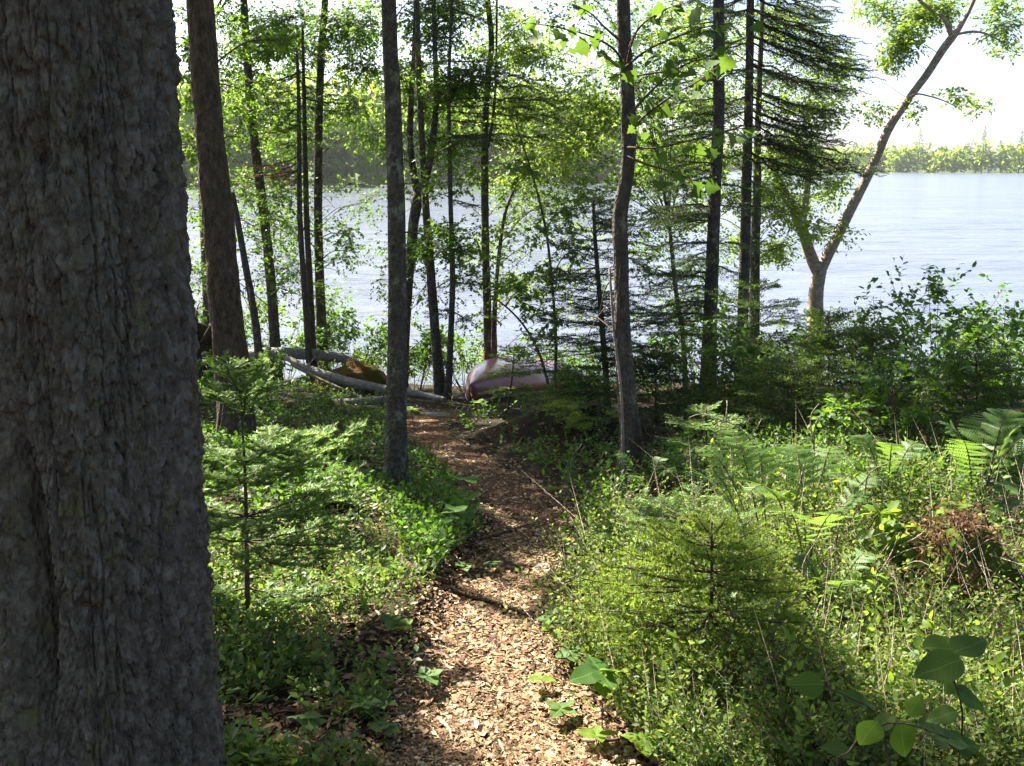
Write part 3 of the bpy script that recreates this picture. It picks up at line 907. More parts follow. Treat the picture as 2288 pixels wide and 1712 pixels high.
def tree(name, label, pts, Y, bark, top=None, base=True, n=12, lump=.1, flare=.35, extra=(), sprays=(), leafmat='maple', leaf=0.075, T=LEAF2, can=None, boughs=(), needle='spruce', spr_k=7, group=None, bough_kw=None, twig='twig', dead_twigs=0, sprays_m=None, fill=(), ridge=0.06, step=.07, dens=1.0):
    SEED[0] += 1
    b_ = frame_base(pts, Y if np.ndim(Y) == 0 else Y[-1]) if base else None
    Q = px_line(pts, Y, b_, step, top)
    loc = Q[-1, :3] + [0, 0, 0.06]
    t = thing(name, label, 'tree', loc, group)
    mb = MB(); stem_tube(mb, Q, n, lump, flare, 0, SEED[0], ridge=ridge)
    allq = [Q[:, :3]]
    for e in extra:
        ey = e[1]
        E = px_line(e[0], ey, None, 0.06, e[2] if len(e) > 2 else None)
        stem_tube(mb, E, 9, lump, 0, 0, SEED[0] + 7)
        allq.append(E[:, :3])
    mb.build('trunk', bark, t, smooth=True)
    wood, fol = MB(), MB()
    y0 = float(np.mean(Y))
    sprays = list(sprays)
    for (x0, y0_, x1, y1, cnt, nl) in fill:
        for k in range(cnt):
            sprays.append((rng.uniform(x0, x1), rng.uniform(y0_, y1), rng.uniform(60, 105), rng.uniform(35, 65), rng.uniform(-.9, 1.4), nl, .005))
    for s in sprays:
        px, py, rx, ry, dy, nl = s[:6]
        C = at(px, py, y0 + dy); k = depth(C) / F_PX
        rz = ry * k; R = np.array([rx * k * 1.15, max(rx * k, .4), rz * 1.15])
        nl = int(nl * dens)
        AQ = np.concatenate(allq)
        hd = np.hypot(AQ[:, 0] - C[0], AQ[:, 1] - C[1])
        root = AQ[np.argmin(hd + 1.5 * abs(AQ[:, 2] + .35 * hd - C[2]))]
        spray(wood, fol, root, C, R, int(nl * 3.1), leaf, T, 0, rb=s[6] if len(s) > 6 else .008, k=spr_k)
    if can:
        canopy(wood, fol, Q[0, :2], *can)
    kw = dict(tw=.24, nl=.019, nw=.0055, spacing=.011, rb=.008, tgap=.06, lay=.4)
    kw.update(bough_kw or {})
    for bo in boughs:
        px, py, dy = bo[:3]
        tip = at(px, py, y0 + dy)
        root = near_on(Q, bo[3] if len(bo) > 3 and bo[3] is not None else tip[2] + .1)
        q = dict(kw); q.update(bo[4] if len(bo) > 4 else {})
        bough(wood, fol, root, tip, **q)
    for k in range(dead_twigs):
        z = rng.uniform(max(Q[-1, 2] + .5, .1), min(2.8, Q[0, 2])); r0 = near_on(Q, z)
        d = rdir(1, .1)[0]; L = rng.uniform(.15, .6)
        c = catmull([r0, r0 + d * L * .5 + [0, 0, .02], r0 + d * L + [0, 0, -.05]], .06)
        wood.tube(c, np.linspace(.005, .0015, len(c)), 4, 0, cap=False)
    if not wood.empty():
        wood.build('limbs', twig, t)['kind'] = 'stuff'
    if not fol.empty():
        mm = [leafmat if not boughs else needle] if sprays_m is None else sprays_m
        fol.build('crown', mm, t)
    return t, Q

def ring_boughs(px, pys, Y, half, rng_dy, slope=0.0):
    """Boughs all round a conifer stem: (tip px, tip py, dy, root z)."""
    out = []
    for py, hw in zip(pys, half):
        for k in range(9):
            a = rng.random() * 2 * np.pi
            z = at(px, py, Y)[2]
            out.append((px + hw * math.cos(a), py + slope * hw * abs(math.cos(a)) + rng.normal(0, 18), math.sin(a) * hw * Y / F_PX, z + rng.normal(0, .05)))
    return out

CANB = (14, 2.2, (5.0, 9.5), 300, .13)
# brown-barked tree beside the great trunk
tree('pine_tree', 'brown barked tree with sunlit left edge just beyond the great trunk',
     [(446, -20, 58), (460, 200, 62), (482, 430, 66), (500, 640, 70), (520, 860, 76), (531, 1000, 84)], 7.05, 'bark_brown', top=11, n=64, lump=.09, flare=.15, ridge=.09, step=.035,
     can=(16, 2.4, (4.6, 9.5), 300, .13), sprays=[(420, 110, 45, 60, .5, 160), (415, 220, 40, 50, .6, 130), (430, 330, 40, 60, .8, 120), (640, 90, 60, 30, .7, 60)], leaf=.05, dead_twigs=8)
tree('dead_sapling', 'thin dark leaning stem right beside the brown barked tree',
     [(520, 430, 10), (532, 500, 13), (548, 590, 15), (566, 690, 17), (577, 775, 18)], 10.3, 'bark_dark', n=9, dead_twigs=5)
tree('maple_tree', 'slender grey trunk with brown needle sprays near the leaning dark stem',
     [(543, -20, 16), (556, 180, 18), (570, 330, 20), (590, 480, 21), (606, 640, 22), (616, 800, 25)], 12.6, 'bark_grey', top=10, n=14,
     sprays=[(600, 60, 110, 60, 0, 420), (520, 40, 60, 50, .5, 220), (480, 190, 60, 60, .4, 200), (560, 200, 90, 40, -.6, 200), (560, 440, 70, 50, .3, 150), (470, 480, 60, 60, 0, 170), (640, 600, 80, 60, .5, 200), (430, 600, 60, 60, .5, 160)],
     can=(3, 2.0, (5.2, 8.5), 240, .13), leaf=.048, T=MAPLE_S, fill=[(385, 0, 650, 330, 19, 130), (395, 400, 640, 720, 17, 75)])
tree('dead_spruce', 'thin spruce pole with rusty dead boughs, left of its green twin',
     [(664, 120, 6), (668, 260, 9), (670, 480, 12), (680, 640, 14), (690, 790, 15)], 11.9, 'bark_dark', n=9, needle='dead',
     boughs=[(540, 392, -.5), (545, 375, .2), (600, 400, -.3), (610, 300, .2), (640, 410, .5), (590, 385, .1), (560, 300, .3)], bough_kw=dict(tw=.14, spacing=.02), dead_twigs=14)
tree('spruce_pole', 'thin dark spruce pole with sparse green boughs, close right of its rusty twin',
     [(676, 60, 6), (680, 240, 9), (685, 480, 13), (693, 640, 14), (700, 795, 16)], 12.1, 'bark_dark', n=9,
     boughs=[(560, 190, .3), (590, 230, -.4), (620, 210, .4), (640, 180, .2), (760, 190, -.3), (775, 250, .2), (740, 220, .5), (600, 260, .4), (800, 230, -.2), (650, 120, .2), (720, 130, .1), (640, 330, .3), (740, 330, .3)], bough_kw=dict(tw=.22, spacing=.012), dead_twigs=10)
tree('maple_tree', 'straight grey trunk standing just right of the two thin spruce poles',
     [(727, -20, 15), (718, 120, 17), (712, 300, 18), (711, 480, 19), (715, 640, 21), (722, 800, 25)], 13.2, 'bark_grey', top=10, n=14,
     sprays=[(780, 60, 90, 70, 0, 420), (690, 40, 70, 60, .4, 260), (800, 150, 70, 50, -.5, 240), (660, 130, 70, 50, .5, 200), (760, 520, 60, 40, -.2, 130), (640, 520, 60, 60, .4, 170), (760, 420, 50, 25, .2, 60), (820, 300, 60, 60, .5, 180), (620, 320, 80, 60, .8, 200), (770, 560, 40, 35, -.4, 70)],
     can=(3, 2.0, (5.4, 8.5), 240, .13), leaf=.048, T=MAPLE_S, dead_twigs=12, fill=[(640, 0, 860, 330, 18, 130), (610, 420, 830, 720, 15, 75)])
tree('maple_tree', 'mottled lichen trunk standing at the left side of the path',
     [(868, -20, 33), (876, 180, 36), (884, 420, 39), (888, 640, 41), (886, 860, 44), (885, 1010, 48), (884, 1100, 56)], 5.35, 'bark_grey', top=10, n=48, flare=.25, lump=.07, ridge=.05, step=.04,
     can=(14, 2.0, (4.4, 8.5), 300, .13), dead_twigs=6)
tree('forked_tree', 'forked grey stem close behind the mottled path-side trunk',
     [(936, 430, 26), (924, 500, 24), (916, 600, 20), (906, 740, 20), (900, 860, 22)], 11.2, 'bark_grey', n=12,
     extra=[([(968, -20, 9), (972, 120, 11), (975, 230, 14), (958, 370, 16), (938, 432, 20)], 11.2, 6.5), ([(930, -20, 9), (924, 140, 11), (916, 300, 14), (926, 400, 16), (935, 434, 18)], 11.2, 6.5)],
     sprays=[(1000, 60, 70, 60, .4, 280), (930, 40, 60, 60, .8, 240), (1010, 200, 60, 50, -.2, 200), (950, 240, 50, 50, .5, 160), (990, 520, 55, 35, -.9, 150), (940, 560, 50, 40, -.9, 140), (880, 330, 50, 60, .7, 150)], leaf=.048, T=MAPLE_S, fill=[(880, 0, 1060, 340, 16, 120), (890, 380, 1080, 720, 15, 70)])
tree('maple_tree', 'grey trunk leaning slightly left, near the left end of the canoe',
     [(930, -20, 11), (936, 170, 13), (947, 390, 15), (961, 590, 20), (974, 760, 22), (985, 890, 27)], 10.7, 'bark_grey', top=8.5, n=14,
     sprays=[(1060, 160, 80, 60, .6, 260), (1010, 330, 70, 50, .6, 200), (900, 180, 60, 60, .6, 200), (1010, 560, 70, 40, -.4, 170), (1040, 620, 60, 40, .2, 130)], leaf=.048, T=MAPLE_S, dead_twigs=8, can=(3, 1.8, (4.6, 8), 240, .13))
tree('spruce_pole', 'thin straight spruce with dark boughs rising just left of the canoe tip',
     [(1010, -20, 6), (1003, 200, 8), (1006, 430, 10), (1011, 620, 13), (1005, 800, 14), (1000, 890, 17)], 10.6, 'bark_dark', top=5.2, n=10,
     boughs=[(1340, 245, -.2), (1290, 215, .3), (1220, 255, -.4), (1310, 285, .2), (1180, 180, .4), (1120, 150, -.3), (1240, 190, -.1), (1150, 290, .3), (1270, 320, -.2), (900, 90, -.4), (915, 160, .3), (940, 220, -.3), (880, 240, .4), (1100, 60, .3), (1060, 20, -.4), (930, 30, .4), (1090, 330, -.5), (1190, 330, .4), (930, 330, .4), (1080, 470, .3), (940, 520, -.3), (1060, 640, .2), (960, 700, .3), (1050, 720, -.2)], bough_kw=dict(tw=.26, sag=-.03, spacing=.013), dead_twigs=8)
tree('twin_stem_tree', 'twin stemmed tree with torn pale bark directly behind the canoe',
     [(1088, -20, 12), (1098, 90, 13), (1090, 180, 13), (1083, 300, 16), (1083, 430, 17), (1086, 600, 18), (1090, 740, 20), (1092, 850, 22)], 12.3, 'bark_grey', top=9, n=14, lump=.16,
     extra=[([(1150, 420, 5), (1128, 480, 7), (1115, 570, 9), (1108, 650, 9), (1104, 730, 13), (1104, 850, 15)], 12.15), ([(1110, -20, 5), (1109, 120, 5), (1104, 240, 6), (1090, 330, 8)], 12.2)],
     sprays=[(1140, 60, 60, 50, .3, 150), (1200, 130, 110, 50, .4, 380), (1170, 230, 90, 60, .6, 300), (1150, 420, 80, 50, .2, 280), (1240, 330, 90, 70, .8, 280), (1130, 520, 50, 30, -.5, 60), (1150, 640, 60, 40, -.2, 100), (1060, 560, 60, 50, .4, 120), (1230, 460, 80, 50, .8, 200)], leaf=.05, T=MAPLE_S,
     can=(3, 2.0, (5, 8.5), 240, .13), leafmat='birch', fill=[(1060, 0, 1340, 480, 27, 120), (1090, 480, 1330, 740, 13, 60)])
tree('sapling', 'thin upright dark sapling crossing in front of the canoe stern',
     [(1150, 270, 3), (1180, 360, 4), (1203, 440, 5), (1222, 530, 6), (1234, 640, 6), (1242, 760, 7), (1240, 905, 8)], 9.2, 'bark_dark', n=7,
     sprays=[(1210, 520, 60, 50, -.3, 60), (1220, 620, 70, 45, .2, 80), (1200, 690, 60, 40, 0, 55), (1260, 470, 60, 50, .4, 80), (1180, 380, 60, 50, .1, 80), (1280, 560, 60, 50, .5, 80)], leaf=.055, T=MAPLE_S)
tree('bent_sapling', 'slim sapling arching over the canoe towards the left',
     [(1085, 655, 3), (1130, 685, 4), (1172, 730, 5), (1205, 790, 6), (1228, 870, 7), (1234, 905, 8)], 9.0, 'bark_dark', n=7,
     sprays=[(1120, 640, 50, 30, 0, 50), (1160, 650, 50, 30, .2, 45), (1230, 720, 40, 50, .3, 55), (1190, 780, 40, 35, .2, 35)], leaf=.06)
CROOKED, _ = tree('maple_tree', 'dark crooked trunk with a mossy streak at the right of the path',
     [(1392, -20, 30), (1398, 130, 31), (1405, 290, 34), (1401, 390, 31), (1386, 480, 35), (1388, 600, 33), (1391, 740, 36), (1401, 880, 42), (1410, 980, 47), (1404, 1062, 54)], 5.8, 'bark_dark', top=10, n=48, flare=.12, lump=.09, ridge=.06, step=.04,
     can=(14, 2.2, (4.4, 8.5), 280, .13), dead_twigs=5, sprays=[(1420, 80, 60, 50, -.4, 40)], leaf=.09, T=MAPLE)
tree('dead_pole', 'thin pale dead stem leaning against the dark crooked trunk',
     [(1362, 600, 5), (1372, 740, 6), (1388, 880, 6), (1392, 1045, 8)], 5.62, 'twig_dead', n=6, dead_twigs=4)
tree('spruce_tree', 'grey conifer trunk with drooping boughs on its left, centre right',
     [(1606, -20, 24), (1606, 240, 26), (1597, 440, 27), (1591, 600, 29), (1585, 760, 31), (1579, 915, 36)], 9.9, 'bark_dark', top=10.5, n=20,
     boughs=[(1480, 500, -.2), (1440, 560, .2), (1490, 560, .4), (1460, 640, .0), (1500, 430, -.4), (1450, 430, .4), (1700, 560, .3), (1480, 330, .2), (1700, 440, -.4), (1460, 250, .4), (1520, 280, -.5), (1690, 330, .5), (1500, 150, .2), (1470, 90, .4), (1560, 90, -.6), (1720, 180, .3), (1540, 20, .5), (1660, 40, -.5), (1480, 690, .3), (1430, 380, -.3), (1740, 480, .5), (1500, 200, -.4), (1560, 360, -.5), (1470, 480, .5), (1650, 620, -.4), (1430, 500, .5), (1560, 200, .7), (1640, 260, .7)] + [(1592 - rng.uniform(60, 200), rng.uniform(250, 760), rng.uniform(-.7, .7), None) for k in range(26)], bough_kw=dict(sag=-.06, tw=.26, spacing=.013), dead_twigs=14)
rb = [(1980, 405, -.2), (2000, 398, .1), (1960, 360, .3), (1900, 420, .3), (1850, 400, .5), (1810, 440, .6)]
for k in range(34):
    yy = rng.uniform(-10, 400)
    xx = np.interp(yy, [-10, 60, 130, 190, 230, 300, 350, 400], [1930, 1955, 1970, 2000, 1970, 1930, 1920, 1960])
    rb.append((1690 + (xx - 1690) * rng.uniform(.6, 1.0), yy, rng.uniform(-.9, .9)))
for k in range(12):
    rb.append((rng.uniform(1530, 1620), rng.uniform(0, 360), rng.uniform(-.6, .8)))
tree('spruce_tree', 'dark spruce whose layered boughs sweep right across the sky',
     [(1677, -20, 17), (1674, 180, 19), (1669, 380, 22), (1665, 560, 24), (1660, 700, 25), (1655, 870, 28)], 10.9, 'bark_dark', top=11, n=18,
     boughs=[(a, b_, c, at(1670, b_ - abs(a - 1670) * .32, 10.9)[2]) for a, b_, c in rb], bough_kw=dict(tw=.32, sag=.03, rb=.011, spacing=.015), dead_twigs=10)
tree('maple_tree', 'pale green lichened trunk tucked behind the dark layered spruce',
     [(1694, 250, 14), (1692, 400, 18), (1688, 540, 21), (1686, 680, 23), (1684, 830, 25)], 13.6, 'bark_grey', n=12, top=6,
     sprays=[(1740, 480, 70, 60, .3, 280), (1720, 560, 50, 40, 0, 150), (1640, 440, 60, 60, .5, 240), (1600, 250, 80, 80, .6, 340), (1760, 350, 70, 60, .4, 260), (1660, 560, 50, 60, .6, 160), (1530, 330, 80, 70, .8, 260), (1560, 480, 70, 60, .6, 220), (1500, 90, 80, 70, .6, 320), (1720, 180, 80, 70, .8, 340), (1820, 250, 80, 70, .6, 280), (1600, 120, 80, 70, .9, 300), (1700, 60, 90, 60, 1., 320), (1850, 130, 70, 60, .9, 240)], leaf=.06, leafmat='birch', fill=[(1450, 0, 1860, 520, 28, 130)])
tree('birch_tree', 'pale forked birch leaning out over the water at right',
     [(1832, 604, 30), (1824, 650, 32), (1823, 700, 34), (1822, 800, 38)], 14.2, 'bark_birch', n=18, lump=.12, flare=.1,
     extra=[([(2196, -50, 7), (2172, 10, 9), (2150, 52, 11), (2132, 78, 17), (2106, 112, 18), (2070, 168, 17), (2030, 222, 17), (1985, 290, 19), (1960, 348, 20), (1932, 408, 21), (1900, 470, 22), (1870, 532, 22), (1846, 580, 24), (1832, 610, 26)], 14.2),
            ([(2020, -40, 7), (2062, 8, 8), (2100, 32, 9), (2117, 55, 11), (2128, 84, 14)], 14.2),
            ([(1712, 290, 9), (1727, 370, 13), (1746, 414, 17), (1770, 462, 22), (1792, 510, 24), (1812, 572, 26), (1830, 612, 28)], 14.2),
            ([(1812, 300, 6), (1806, 400, 13), (1800, 446, 17), (1793, 490, 19)], 14.25),
            ([(2245, 96, 3), (2190, 72, 5), (2140, 76, 7), (2126, 84, 8)], 14.1), ([(2140, 240, 2), (2100, 222, 3), (2052, 210, 4), (2034, 216, 6)], 14.1)],
     sprays=[(2020, 90, 55, 50, 0, 330, .005), (2060, 40, 80, 45, .3, 360, .005), (2000, 130, 40, 40, .2, 180, .004), (2230, 60, 60, 50, 0, 200, .004), (2250, 110, 50, 30, .2, 70, .004), (2130, 215, 50, 25, 0, 70, .003), (2180, 240, 40, 25, .1, 55, .003), (1780, 330, 70, 60, .2, 260, .006), (1720, 430, 60, 60, .1, 230, .006), (1850, 420, 60, 60, .2, 180, .004), (1740, 560, 60, 40, .2, 150, .005), (1960, 250, 35, 40, 0, 60, .003), (2030, 250, 35, 30, 0, 50, .003), (2100, 20, 70, 40, .4, 260, .004), (1840, 520, 30, 20, .1, 30, .003), (1960, 20, 60, 40, .6, 200, .004), (1880, 170, 60, 60, .8, 160, .004), (2240, 10, 50, 30, 0, 90, .004)], leafmat='birch', leaf=.058, dens=1.5)
tree('young_spruce', 'shaggy dark young spruce standing behind the crooked trunk',
     [(1325, 440, 6), (1330, 540, 9), (1338, 640, 11), (1346, 740, 13), (1356, 880, 15)], 8.4, 'bark_dark', n=9,
     boughs=ring_boughs(1335, [460, 520, 570, 620, 660, 700, 740, 775, 810, 840], 8.4, [70, 100, 130, 150, 170, 180, 190, 190, 190, 180], .3, -.05), bough_kw=dict(tw=.17, rb=.005, nl=.017, nw=.0045, spacing=.013, tgap=.06, sag=-.02, lay=.25))
tree('maple_tree', 'thin leafy stem between the crooked trunk and the grey conifer',
     [(1496, 500, 7), (1502, 570, 9), (1510, 650, 10), (1524, 740, 11), (1530, 820, 12)], 12.0, 'bark_grey', n=9,
     sprays=[(1470, 480, 70, 60, .3, 200), (1540, 600, 50, 50, .3, 140), (1450, 600, 60, 50, 0, 150), (1500, 380, 80, 60, .5, 240), (1560, 680, 50, 50, .2, 140), (1460, 300, 80, 60, .4, 240), (1420, 200, 80, 60, .6, 240), (1340, 200, 60, 90, .8, 260), (1290, 420, 60, 60, .4, 200)], leaf=.048, T=MAPLE_S, fill=[(1380, 0, 1640, 560, 20, 120), (1250, 40, 1400, 520, 10, 110), (1420, 520, 1640, 780, 9, 70)])

# trees added beside and behind the view so their crowns shade the floor
for (x, y, h, nb, lb) in ((-5.2, 9.5, 10, 22, 'unseen maple added for shade beyond the left edge, behind the brown barked tree'), (-4.0, 13.5, 9.5, 20, 'maple added for shade near the shore far left beyond the fallen logs'), (-6.5, 12.5, 11, 20, 'unseen maple added for shade deeper in the forest at the far left'), (-3.3, 5.2, 10, 16, 'unseen maple added for shade close behind the great trunk on the left'), (1.2, -2.6, 10, 22, 'unseen maple added for shade behind the camera on the path'), (-2.4, -1.6, 10, 22, 'unseen maple added for shade behind the camera on the left')):
    z = float(ground(x, y))
    t = thing('maple_tree', lb, 'tree', (x, y, z))
    Q = catmull([(x + .3, y, h, .03), (x + .1, y + .1, h * .5, .08), (x, y, z - .1, .12)], .2)
    mb = MB(); stem_tube(mb, Q, 12, .08, .3, 0, int(h)); mb.build('trunk', 'bark_grey', t, smooth=True)
    wood, fol = MB(), MB(); canopy(wood, fol, Q[0, :2], nb, 2.5, (4.2, h), 300, .13, reach=4.5)
    wood.build('limbs', 'twig', t)['kind'] = 'stuff'; fol.build('crown', ['maple'], t)

# ------------------------------------------------------------------ maple bough hanging in front of the crooked trunk: large leaves one by one
def leaf_mesh(name, T, mat):
    mb = MB(); mb.add(T[0], T[1][0]) if len(T[1]) == 1 else None
    if len(T[1]) > 1:
        mb.V = [T[0]]; mb.n = len(T[0]); mb.Q = [(f, 0) for f in T[1]]
    return mb.data(name, [mat])
LM = {(k, c): leaf_mesh('leaf', T, 'big_' + c) for k, T in (('maple', MAPLE), ('oval', BIGLEAF)) for c in ('maple', 'cover', 'bright', 'maple_dark')}
from mathutils import Matrix
def put_leaf(parent, mesh, P, X, Z, S):
    X = nrm(X); Y = nrm(np.cross(Z, X)); Z2 = np.cross(X, Y)
    o = bpy.data.objects.new('leaf', mesh)
    COL.objects.link(o); o.parent = parent
    S = np.broadcast_to(np.asarray(S, float), (3,))
    L = np.asarray(P) - np.array(parent['_o'])
    mm = Matrix.Identity(4)
    for r in range(3):
        mm[r][0], mm[r][1], mm[r][2], mm[r][3] = float(X[r] * S[0]), float(Y[r] * S[1]), float(Z2[r] * S[2]), float(L[r])
    o.matrix_local = mm
    return o

def hanging_bough(t, Y=5.75):
    br = [[(1404, 300), (1440, 260), (1500, 215), (1570, 175), (1640, 120)], [(1400, 180), (1380, 120), (1330, 85), (1250, 62), (1185, 52)], [(1402, 330), (1470, 330), (1560, 310), (1640, 290), (1690, 285)], [(1398, 150), (1450, 110), (1520, 80), (1580, 60), (1660, 50)],
          [(1404, 260), (1470, 190), (1540, 140), (1600, 130)], [(1400, 120), (1430, 60), (1490, 20), (1540, 5)], [(1402, 350), (1450, 370), (1520, 390), (1570, 430)], [(1396, 100), (1350, 60), (1320, 30), (1280, 10)]]
    for k, l in enumerate(br):
        dy = -.9 + .1 * k
        P = catmull([at(a, b2, Y + dy * (j / (len(l) - 1))) for j, (a, b2) in enumerate(l)], .035)
        mb = MB(); mb.tube(P, np.linspace(.008, .002, len(P)), 5, 0, cap=False); lb_ = mb.build('limb', 'twig', t, smooth=True)
        for q in range(5, len(P), 2):
            d = nrm(P[q] - P[q - 1])
            for s_ in range(2):
                off = rdir(1)[0] * rng.uniform(.02, .09) + [0, 0, -.03]
                X = nrm(d * .4 + rdir(1)[0] * .8 + [0, 0, -.5])
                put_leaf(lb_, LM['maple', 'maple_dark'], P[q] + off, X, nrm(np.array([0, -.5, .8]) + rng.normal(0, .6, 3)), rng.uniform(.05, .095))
hanging_bough(CROOKED)

# ------------------------------------------------------------------ conifer saplings
def sapling_conifer(name, label, top_px, base_px, whorls, mats, flat, nl, nw, spacing, seed_extra=(), rs=.010, tgap=.035, mnew=1, tw=.11, sag=-.04, newl=.05, sub=True, subf=(.3, .5, .7, .86), lay=.06, grow=1.0):
    b_ = G(*base_px); Y = b_[1]
    tp = at(top_px[0], top_px[1], Y + .02)
    t = thing(name, label, 'conifer sapling', b_)
    Q = catmull(np.array([[*tp, .003], [*(tp * .5 + b_ * .5 + [.008, 0, 0]), rs * .65], [*b_, rs], [b_[0], b_[1], b_[2] - .05, rs * 1.1]]), .04)
    mb = MB(); stem_tube(mb, Q, 8, .06, .3); mb.build('stem', 'twig', t, smooth=True)
    wood, fol = MB(), MB()
    needles(fol, Q[:-1][Q[:-1, 2] > b_[2] + .6 * (tp[2] - b_[2])][:, :3], Q[1:][Q[:-1, 2] > b_[2] + .6 * (tp[2] - b_[2])][:, :3], spacing, nl, nw, False, 0)
    for (py, lens, slope) in whorls:
        root = near_on(Q, at(top_px[0], py, Y)[2])
        for a, L in lens:
            a = math.radians(a) + rng.normal(0, .1)
            L = L * grow
            tip = root + [L * math.cos(a), L * math.sin(a), slope * L + rng.normal(0, .02)]
            bough(wood, fol, root, tip, tw * min(1, L / .3 + .25), nl, nw, spacing, flat, sag, .0045, 0, mnew, 0, tgap, sub, .14, newl, do_carve=False, subf=subf, lay=lay)
    wood.build('twigs', 'twig', t); fol.build('foliage', mats, t)
    return t
def ringl(n, L, a0=0, j=.2):
    return [(a0 + k * 360 / n, L * rng.uniform(1 - j, 1 + j)) for k in range(n)]
sapling_conifer('fir_sapling', 'sunlit young fir with flat bright sprays beside the great trunk', (535, 830), (553, 1385),
                [(880, [(10, .09), (130, .08), (250, .08)], 1.4), (945, [(20, .10), (170, .10), (300, .10)], 1.1), (1035, [(-15, .24), (60, .16), (180, .18), (300, .2)], .5),
                 (1085, [(0, .40), (-38, .38), (32, .32), (80, .24), (180, .26), (230, .26), (285, .30)], .42), (1150, [(-8, .46), (22, .40), (-42, .40), (-82, .32), (178, .28), (222, .28)], .26),
                 (1215, [(-15, .42), (15, .34), (-60, .34), (185, .30)], .1), (1320, [(-15, .30), (195, .26)], -.05)],
                ['fir', 'fir_new'], True, .024, .0046, .0042, tgap=.07, tw=.17, subf=(.4, .7), newl=.13, sag=.03, lay=.0, grow=1.12)
sapling_conifer('spruce_sapling', 'low wide yellow-green spruce sapling sunlit at the right of the path', (1590, 1165), (1578, 1520),
                [(1185, ringl(4, .06, 30), .8), (1215, ringl(5, .14, 0), .5), (1250, ringl(6, .22, 20), .35), (1290, [(180, .38), (150, .3), (215, .34), (0, .26), (40, .26), (-40, .28), (-90, .26)], .25), (1320, [(172, .46), (195, .5), (225, .42), (145, .4), (0, .30), (-45, .30), (45, .3), (-90, .32)], .12), (1365, [(180, .48), (205, .46), (160, .42), (240, .4), (10, .3), (-40, .3), (-85, .3)], .02), (1410, [(185, .42), (215, .4), (250, .34), (-30, .28), (20, .26)], -.05)],
                ['spruce_lit', 'spruce_new'], False, .0135, .0032, .0048, tw=.14, tgap=.065, subf=(.45, .75), newl=.05, lay=.12, sag=.04)
sapling_conifer('fir_sapling', 'small dark fir sapling standing in shade under the crooked trunk', (1577, 915), (1572, 1085),
                [(930, ringl(4, .08), .5), (960, ringl(5, .22, 20), .3), (1000, ringl(6, .30, 50), .1), (1040, ringl(6, .34), .0)], ['fir', 'fir_new'], True, .02, .0035, .008)
sapling_conifer('fir_sapling', 'flat shaded fir sapling spreading at the foot of the crooked trunk', (1540, 1165), (1500, 1290),
                [(1170, ringl(6, .26, 10), .2), (1195, ringl(7, .36, 30), .05), (1225, ringl(7, .42), .0)], ['fir', 'fir_new'], True, .02, .0032, .007)
sapling_conifer('fir_sapling', 'small fir sapling standing right in front of the canoe', (1150, 770), (1135, 915),
                [(785, ringl(5, .14), .4), (810, ringl(6, .28, 20), .2), (840, ringl(6, .34, 50), .05), (870, ringl(6, .34), -.05)], ['spruce_lit', 'fir_new'], True, .02, .0045, .011)
sapling_conifer('spruce_sapling', 'small pointed spruce to the left of the pale birch', (1690, 620), (1700, 900),
                [(650, ringl(4, .2), .5), (690, ringl(5, .4, 20), .3), (730, ringl(6, .55, 50), .15), (770, ringl(7, .65), .05), (810, ringl(7, .75, 30), 0), (850, ringl(7, .8), -.05)], ['spruce', 'spruce_lit'], False, .016, .005, .014, tgap=.06, tw=.2)
for k, (tx_, ty, bx, by, L, lb) in enumerate(((1850, 700, 1850, 940, .55, 'bushy young spruce below the pale birch trunk'), (1950, 735, 1940, 960, .5, 'young spruce among the shrubs right of the birch'), (2180, 790, 2180, 1000, .55, 'dense dark spruce sapling near the right edge'), (1760, 800, 1755, 985, .5, 'shaded spruce sapling right of the grey conifer trunk'), (1300, 830, 1290, 935, .35, 'low dark spruce on the earthy hummock'), (1460, 780, 1465, 940, .45, 'shaded spruce sapling between crooked trunk and grey conifer'))):
    pys = np.linspace(ty + 25, by - 40, 6)
    sapling_conifer('spruce_sapling', lb, (tx_, ty), (bx, by), [(p, ringl(6, L * (.3 + .7 * j / 5), 25 * j), .4 - .08 * j) for j, p in enumerate(pys)], ['spruce', 'spruce_lit'], False, .017, .0055, .018, tgap=.06, tw=.18)
sapling_conifer('spruce_sapling', 'drooping sunlit spruce sprays at the left of the crooked trunk', (1330, 890), (1352, 1010),
                [(905, [(180, .5), (200, .35), (150, .4), (-20, .2)], -.15), (935, [(185, .3), (220, .3), (0, .2)], -.1)], ['spruce_lit', 'spruce_new'], False, .016, .004, .009)

